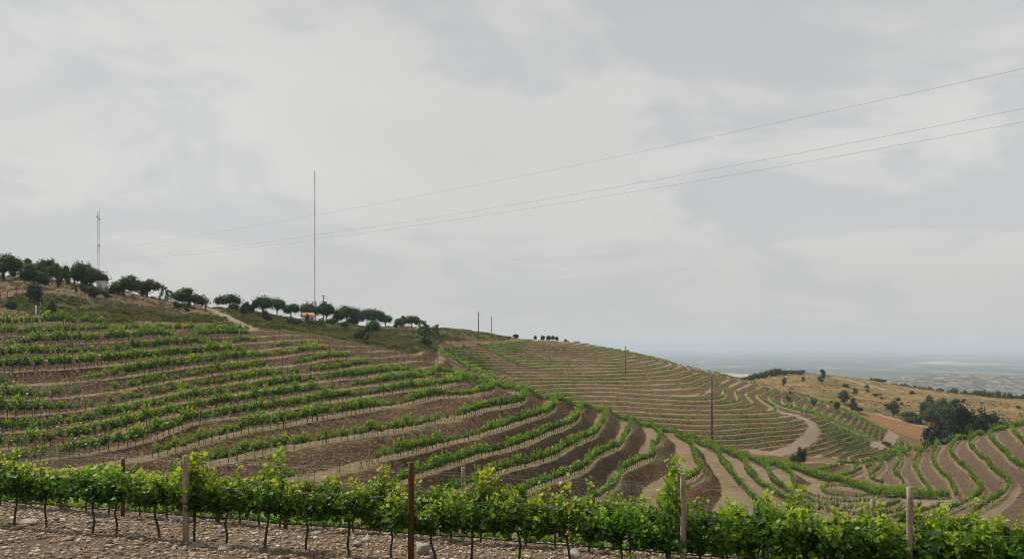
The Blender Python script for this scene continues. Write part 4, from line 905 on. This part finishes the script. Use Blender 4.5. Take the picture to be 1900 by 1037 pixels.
for i, px in enumerate(range(-60, 1990, 48)):
    place_vine(px + random.uniform(-8, 8), 21.9, 7 + i % 4, 1.15, 1.0, 'grapevine on the terrace just below, seen under the two front rows' + (', left half' if px < 950 else ', right half'), 'grapevines just below the stony ground')
# tall shoot tied to the post at 1268 and others
def tallshoot(px, c0, top, lb, n=60, spread=.16):
    P = fg(px, c0); h = (HY - top) / FPX * P[1] - P[2]; g = G(); r = np.random.default_rng(int(px)); q = r.random(n); Pz = .8 + (h - .8) * q
    leaves(g, np.c_[r.normal(size=n) * spread * (1.1 - .6 * q), r.normal(size=n) * .1, Pz], .15 - .05 * q, np.clip(.3 + .6 * q + r.normal(size=n) * .1, 0, 1), r, .2, lobed=True); c = G(); c.tube([[0, 0, .6], [.03, 0, h * .7], [-.03, 0, h]], [.01, .007, .003], 5)
    e = empty('vine_shoot', P, lb, 'vine shoot'); link('foliage', g.mesh('foliage', MT['vine']), e); link('cane', c.mesh('cane', MT['grass']), e)
tallshoot(1252, 13.1, 848, 'tall yellow green vine shoot climbing beside the post right of centre', 150, .15); tallshoot(362, 13.1, 842, 'bushy vine shoot climbing right beside the pale post on the left', 170, .2)
tallshoot(518, 17.1, 828, 'single tall shoot rising above the rows between the pale and brown posts', 70, .12); tallshoot(905, 17.1, 868, 'dense tall shoot right of the grey post behind the front row', 150, .24); tallshoot(712, 17.1, 860, 'arching shoot just left of the brown post', 60, .14); tallshoot(1480, 17.1, 895, 'upright shoot above the right part of the rows', 70, .2)
# posts
def fgpost(px, c0, top, r, mat, lb, lean=0):
    c0 -= .22
    P = fg(px, c0); h = (HY - top) / FPX * P[1] - P[2]; g = G(); zs = np.linspace(-.25, h, 9); pts = [[lean * z + .004 * rng.normal(), .004 * rng.normal(), z] for z in zs]; g.tube(pts, r * (1 + .03 * rng.normal(size=9)), 14, jit=.015)
    V, F, T = g.arr(); me = np_mesh('wooden_post', V, F, MT[mat], T, smooth=False); o = link('wooden_post', me, None, P); tag(o, lb, 'post', 'posts of the front vine rows'); return P, h
fgpost(345, 13.1, 845, .056, 'postgrey', 'pale weathered wooden post in the front row on the left'); fgpost(763, 13.1, 857, .053, 'postbrown', 'orange brown treated wooden post in the front row near the centre')
fgpost(1268, 13.1, 878, .045, 'postgrey', 'grey weathered post in the front row beside the tall yellow shoot'); fgpost(1688, 13.1, 903, .045, 'postgrey', 'grey post with peeling bark in the front row on the right'); fgpost(-75, 13.1, 840, .05, 'postgrey', 'weathered post just past the left edge of the front row'); fgpost(2030, 13.1, 930, .045, 'postbrown', 'brown post just past the right edge of the front row')
fgpost(228, 17.1, 851, .05, 'postbrown', 'dark brown post in the second row on the left'); fgpost(530, 17.1, 905, .05, 'postbrown', 'short brown post in the second row behind dense leaves'); fgpost(858, 17.1, 866, .045, 'postgrey', 'thin grey post in the second row right of the brown post', .01); fgpost(1240, 17.1, 880, .05, 'postdark', 'dark grey post directly behind the tall yellow shoot')
fgpost(405, 17.1, 905, .045, 'postbrown', 'rusty brown stake in the second row right of the pale post'); fgpost(1620, 17.1, 925, .045, 'postgrey', 'grey post of the second row hidden in leaves on the right')
# wires and hoses
def rowline(c0, hgt, rad, mat, name, lb, cat, grp, off=0, sag=.02):
    pts = []; xs = np.linspace(xrow(-220, c0), xrow(2120, c0), 46)
    for i, X in enumerate(xs):
        Y = c0 - .32 * X + off; d = Y - (13.1 - .32 * X); z = -3.65 - .15 * min(max(d, -4), 4.8) - (1.95 if d > 7 else 0); pts.append([X, Y, z + hgt - sag * abs(math.sin(i * .7)) + .004 * random.random()])
    pts = np.array(pts); g = G(); g.tube(pts - pts[0], rad, 6, cap=False); tag(link(name, g.mesh(name, MT[mat], True), None, pts[0]), lb, cat, grp)
rowline(13.1, .50, .010, 'hose', 'irrigation_hose', 'black irrigation hose strung along the front vine row', 'hose', 'irrigation hoses', -.05); rowline(17.1, .50, .009, 'hose', 'irrigation_hose', 'black irrigation hose strung along the second vine row', 'hose', 'irrigation hoses', -.05, .03)
for c0, nm in ((13.1, 'front'), (17.1, 'second')):
    for h_, w_, off in ((.74, 'lowest wire', 0), (1.05, 'middle front wire', -.055), (1.07, 'middle back wire', .055), (1.50, 'top wire', -.055)):
        rowline(c0, h_, .0022, 'wire', 'trellis_wire', f'{w_} of the {nm} vine row trellis', 'wire', 'trellis wires', off, .015)
rowline(21.9, .5, .010, 'hose', 'irrigation_hose', 'black hose along the vines just below the stony ground', 'hose', 'irrigation hoses')

# stones -------------------------------------------------------
def stone_proto(seed, n=0, flat=.6):
    r = np.random.default_rng(seed); V = np.array([[x, y, z] for z in (-1, 1) for y in (-1, 1) for x in (-1, 1)], float) * .5
    # bevelled cube: subdivide once by hand via 26-point lattice
    pts = {}; P = []; F = []
    def vid(k_):
        if k_ not in pts:
            p = np.array(k_, float); p = p / (np.linalg.norm(p) ** .35); pts[k_] = len(P); P.append(p * .5)
        return pts[k_]
    for ax in range(3):
        for s_ in (-1, 1):
            for i in (-1, 0):
                for j in (-1, 0):
                    q = []
                    for di, dj in ((0, 0), (1, 0), (1, 1), (0, 1)):
                        k_ = [0, 0, 0]; k_[ax] = s_; k_[(ax + 1) % 3] = i + di; k_[(ax + 2) % 3] = j + dj; q.append(vid(tuple(k_)))
                    F.append(q if s_ > 0 else q[::-1])
    P = np.array(P) * (1 + .20 * r.normal(size=(len(P), 1)).clip(-1.6, 1.6)) + r.normal(size=(len(P), 3)) * .06; P *= [1, .6 + .4 * r.random(), flat * (.6 + .6 * r.random())]
    return P, np.array(F), np.full(len(P), .3)
sp_ = [stone_proto(i) for i in range(10)]
n = 32000; X = rng.uniform(-15, 13, n); D = rng.uniform(-3.8, 5.4, n); Y = D + 13.1 - .32 * X; z = zf(X, Y); s_ = .020 + .062 * rng.random(n) ** 2.4 + .06 * (rng.random(n) < .05)
V, F, T = merge(sp_, rng.integers(0, 10, n), np.c_[X, Y, z + s_ * .08], rng.random(n) * 6.3, np.c_[s_, s_, s_] * (.8 + .5 * rng.random((n, 3)))); tt = np.concatenate([np.repeat(rng.random(1), 1) for _ in range(1)])
# tint per stone
T = np.repeat(rng.random(len(V) // 26 + 1) ** 1.3, 26)[:len(V)]
tag(link('loose_gravel', np_mesh('loose_gravel', V, F, MT['stone'], T)), 'brown shale gravel covering the ground around the front vines', 'gravel', kind='stuff')
smesh = [np_mesh('stone', a[0], a[1], MT['palestone' if i % 3 == 0 else 'stone'], np.full(len(a[0]), .45 + .5 * ((i * 37) % 10) / 10)) for i, a in enumerate([stone_proto(50 + j) for j in range(12)])]
def ground_hit(px, py):
    a = (px - CX) / FPX
    for Y in np.arange(9, 24, .04):
        if float(zf(np.array([a * Y]), np.array([Y]))[0]) > (HY - py) / FPX * Y: break
    return a * Y, Y
big = [(785, 1026, 34, 0, 'large pale angular rock at the foot of the brown post'), (220, 1027, 16, 3, 'round pale rock at the bottom left'), (85, 999, 14, 6, 'pale stone lying left between two vine trunks'), (55, 973, 28, 9, 'wide flat pale slab on the left'), (203, 1010, 17, 0, 'pale upright stone right of a vine trunk on the left'), (365, 1017, 26, 3, 'flat pale stone right of the pale post'), (417, 1020, 24, 6, 'pale flat stone with square end left of centre'),
       (680, 1004, 17, 9, 'tall pale split rock left of the brown post'), (663, 1012, 18, 0, 'pale wedge stone beside the split rock'), (418, 1022, 20, 3, 'low pale stone beside the square ended one'), (182, 971, 17, 6, 'pale stone behind the front row trunks on the left'), (322, 967, 15, 9, 'pale rounded stone left of the pale post'), (265, 1003, 12, 1, 'dark round stone between trunks'), (283, 974, 12, 4, 'dark block at the foot of a trunk on the left'),
       (1120, 996, 18, 0, 'pale stone on the ground edge behind the front row'), (1063, 1032, 28, 3, 'pale lump of rock at the bottom edge right of centre'), (1282, 1024, 24, 7, 'tilted dark slab beside the grey post'), (1425, 1025, 22, 2, 'dark boulder under the vines on the right'), (20, 1024, 16, 4, 'brown stone at the bottom left corner'), (590, 1010, 14, 5, 'brown stone between two trunks left of centre')]
for px, py, w_, v_, lb in big:
    X, Y = ground_hit(px, py); s_ = w_ / FPX * Y * 1.05; o = link('rock', smesh[v_], None, (X, Y, float(zf(np.array([X]), np.array([Y]))[0]) + s_ * .12)); o.scale = (s_, s_ * .9, s_ * (1.3 if 'upright' in lb or 'tall' in lb or 'large' in lb else .85)); o.rotation_euler = (rng.normal() * .2, rng.normal() * .2, rng.random() * 6); tag(o, lb, 'rock', 'larger rocks on the stony ground')
for i in range(130):
    X = rng.uniform(-9.5, 7); D = rng.uniform(-2.2, 4.6); Y = D + 13.1 - .32 * X; s_ = .09 + .10 * rng.random() ** 2; o = link('rock', smesh[rng.integers(0, 12)], None, (X, Y, float(zf(np.array([X]), np.array([Y]))[0]) + s_ * .05)); o.scale = (s_, s_, s_ * .8); o.rotation_euler = (rng.normal() * .25, rng.normal() * .25, rng.random() * 6)
    tag(o, 'small loose stone among the gravel under the front vines', 'rock', 'small loose stones on the gravel')
# weeds in the gravel
for i, (px, py, w_, lb) in enumerate([(290, 993, 10, 'small green weed at a trunk left of the pale post'), (940, 1000, 20, 'green weed tuft right of centre behind the hose'), (965, 1037, 24, 'bright green weed at the bottom edge right of the brown post'), (1028, 1020, 18, 'green weed tuft at the bottom right of centre'), (1160, 1037, 30, 'wide green weed at the bottom edge left of the grey post'), (985, 1034, 16, 'yellow green weed beside the bottom edge weed'), (545, 980, 12, 'weed at the foot of the short brown post'), (1058, 985, 14, 'leafy sprout low on a trunk right of centre'), (390, 980, 12, 'thin weed right of the pale post'), (995, 1016, 10, 'little weed between the bottom edge weeds')]):
    X, Y = ground_hit(px, min(py, 1036)); g = G(); r = np.random.default_rng(900 + i); n = 60; P = r.normal(size=(n, 3)) * [.4, .4, .3]; P[:, 2] = np.abs(P[:, 2]) + .05; leaves(g, P, .22, np.clip(.5 + .3 * P[:, 2] + r.normal(size=n) * .15, 0, 1), r, .3, aspect=.5); s_ = w_ / FPX * Y
    o = link('weed', g.mesh('weed', MT['vine']), None, (X, Y, float(zf(np.array([X]), np.array([Y]))[0]))); o.scale = (s_, s_, s_ * .8); tag(o, lb, 'weed', 'green weeds in the gravel')
print('tris', sum(len(m_.polygons) for m_ in bpy.data.meshes) * 2)
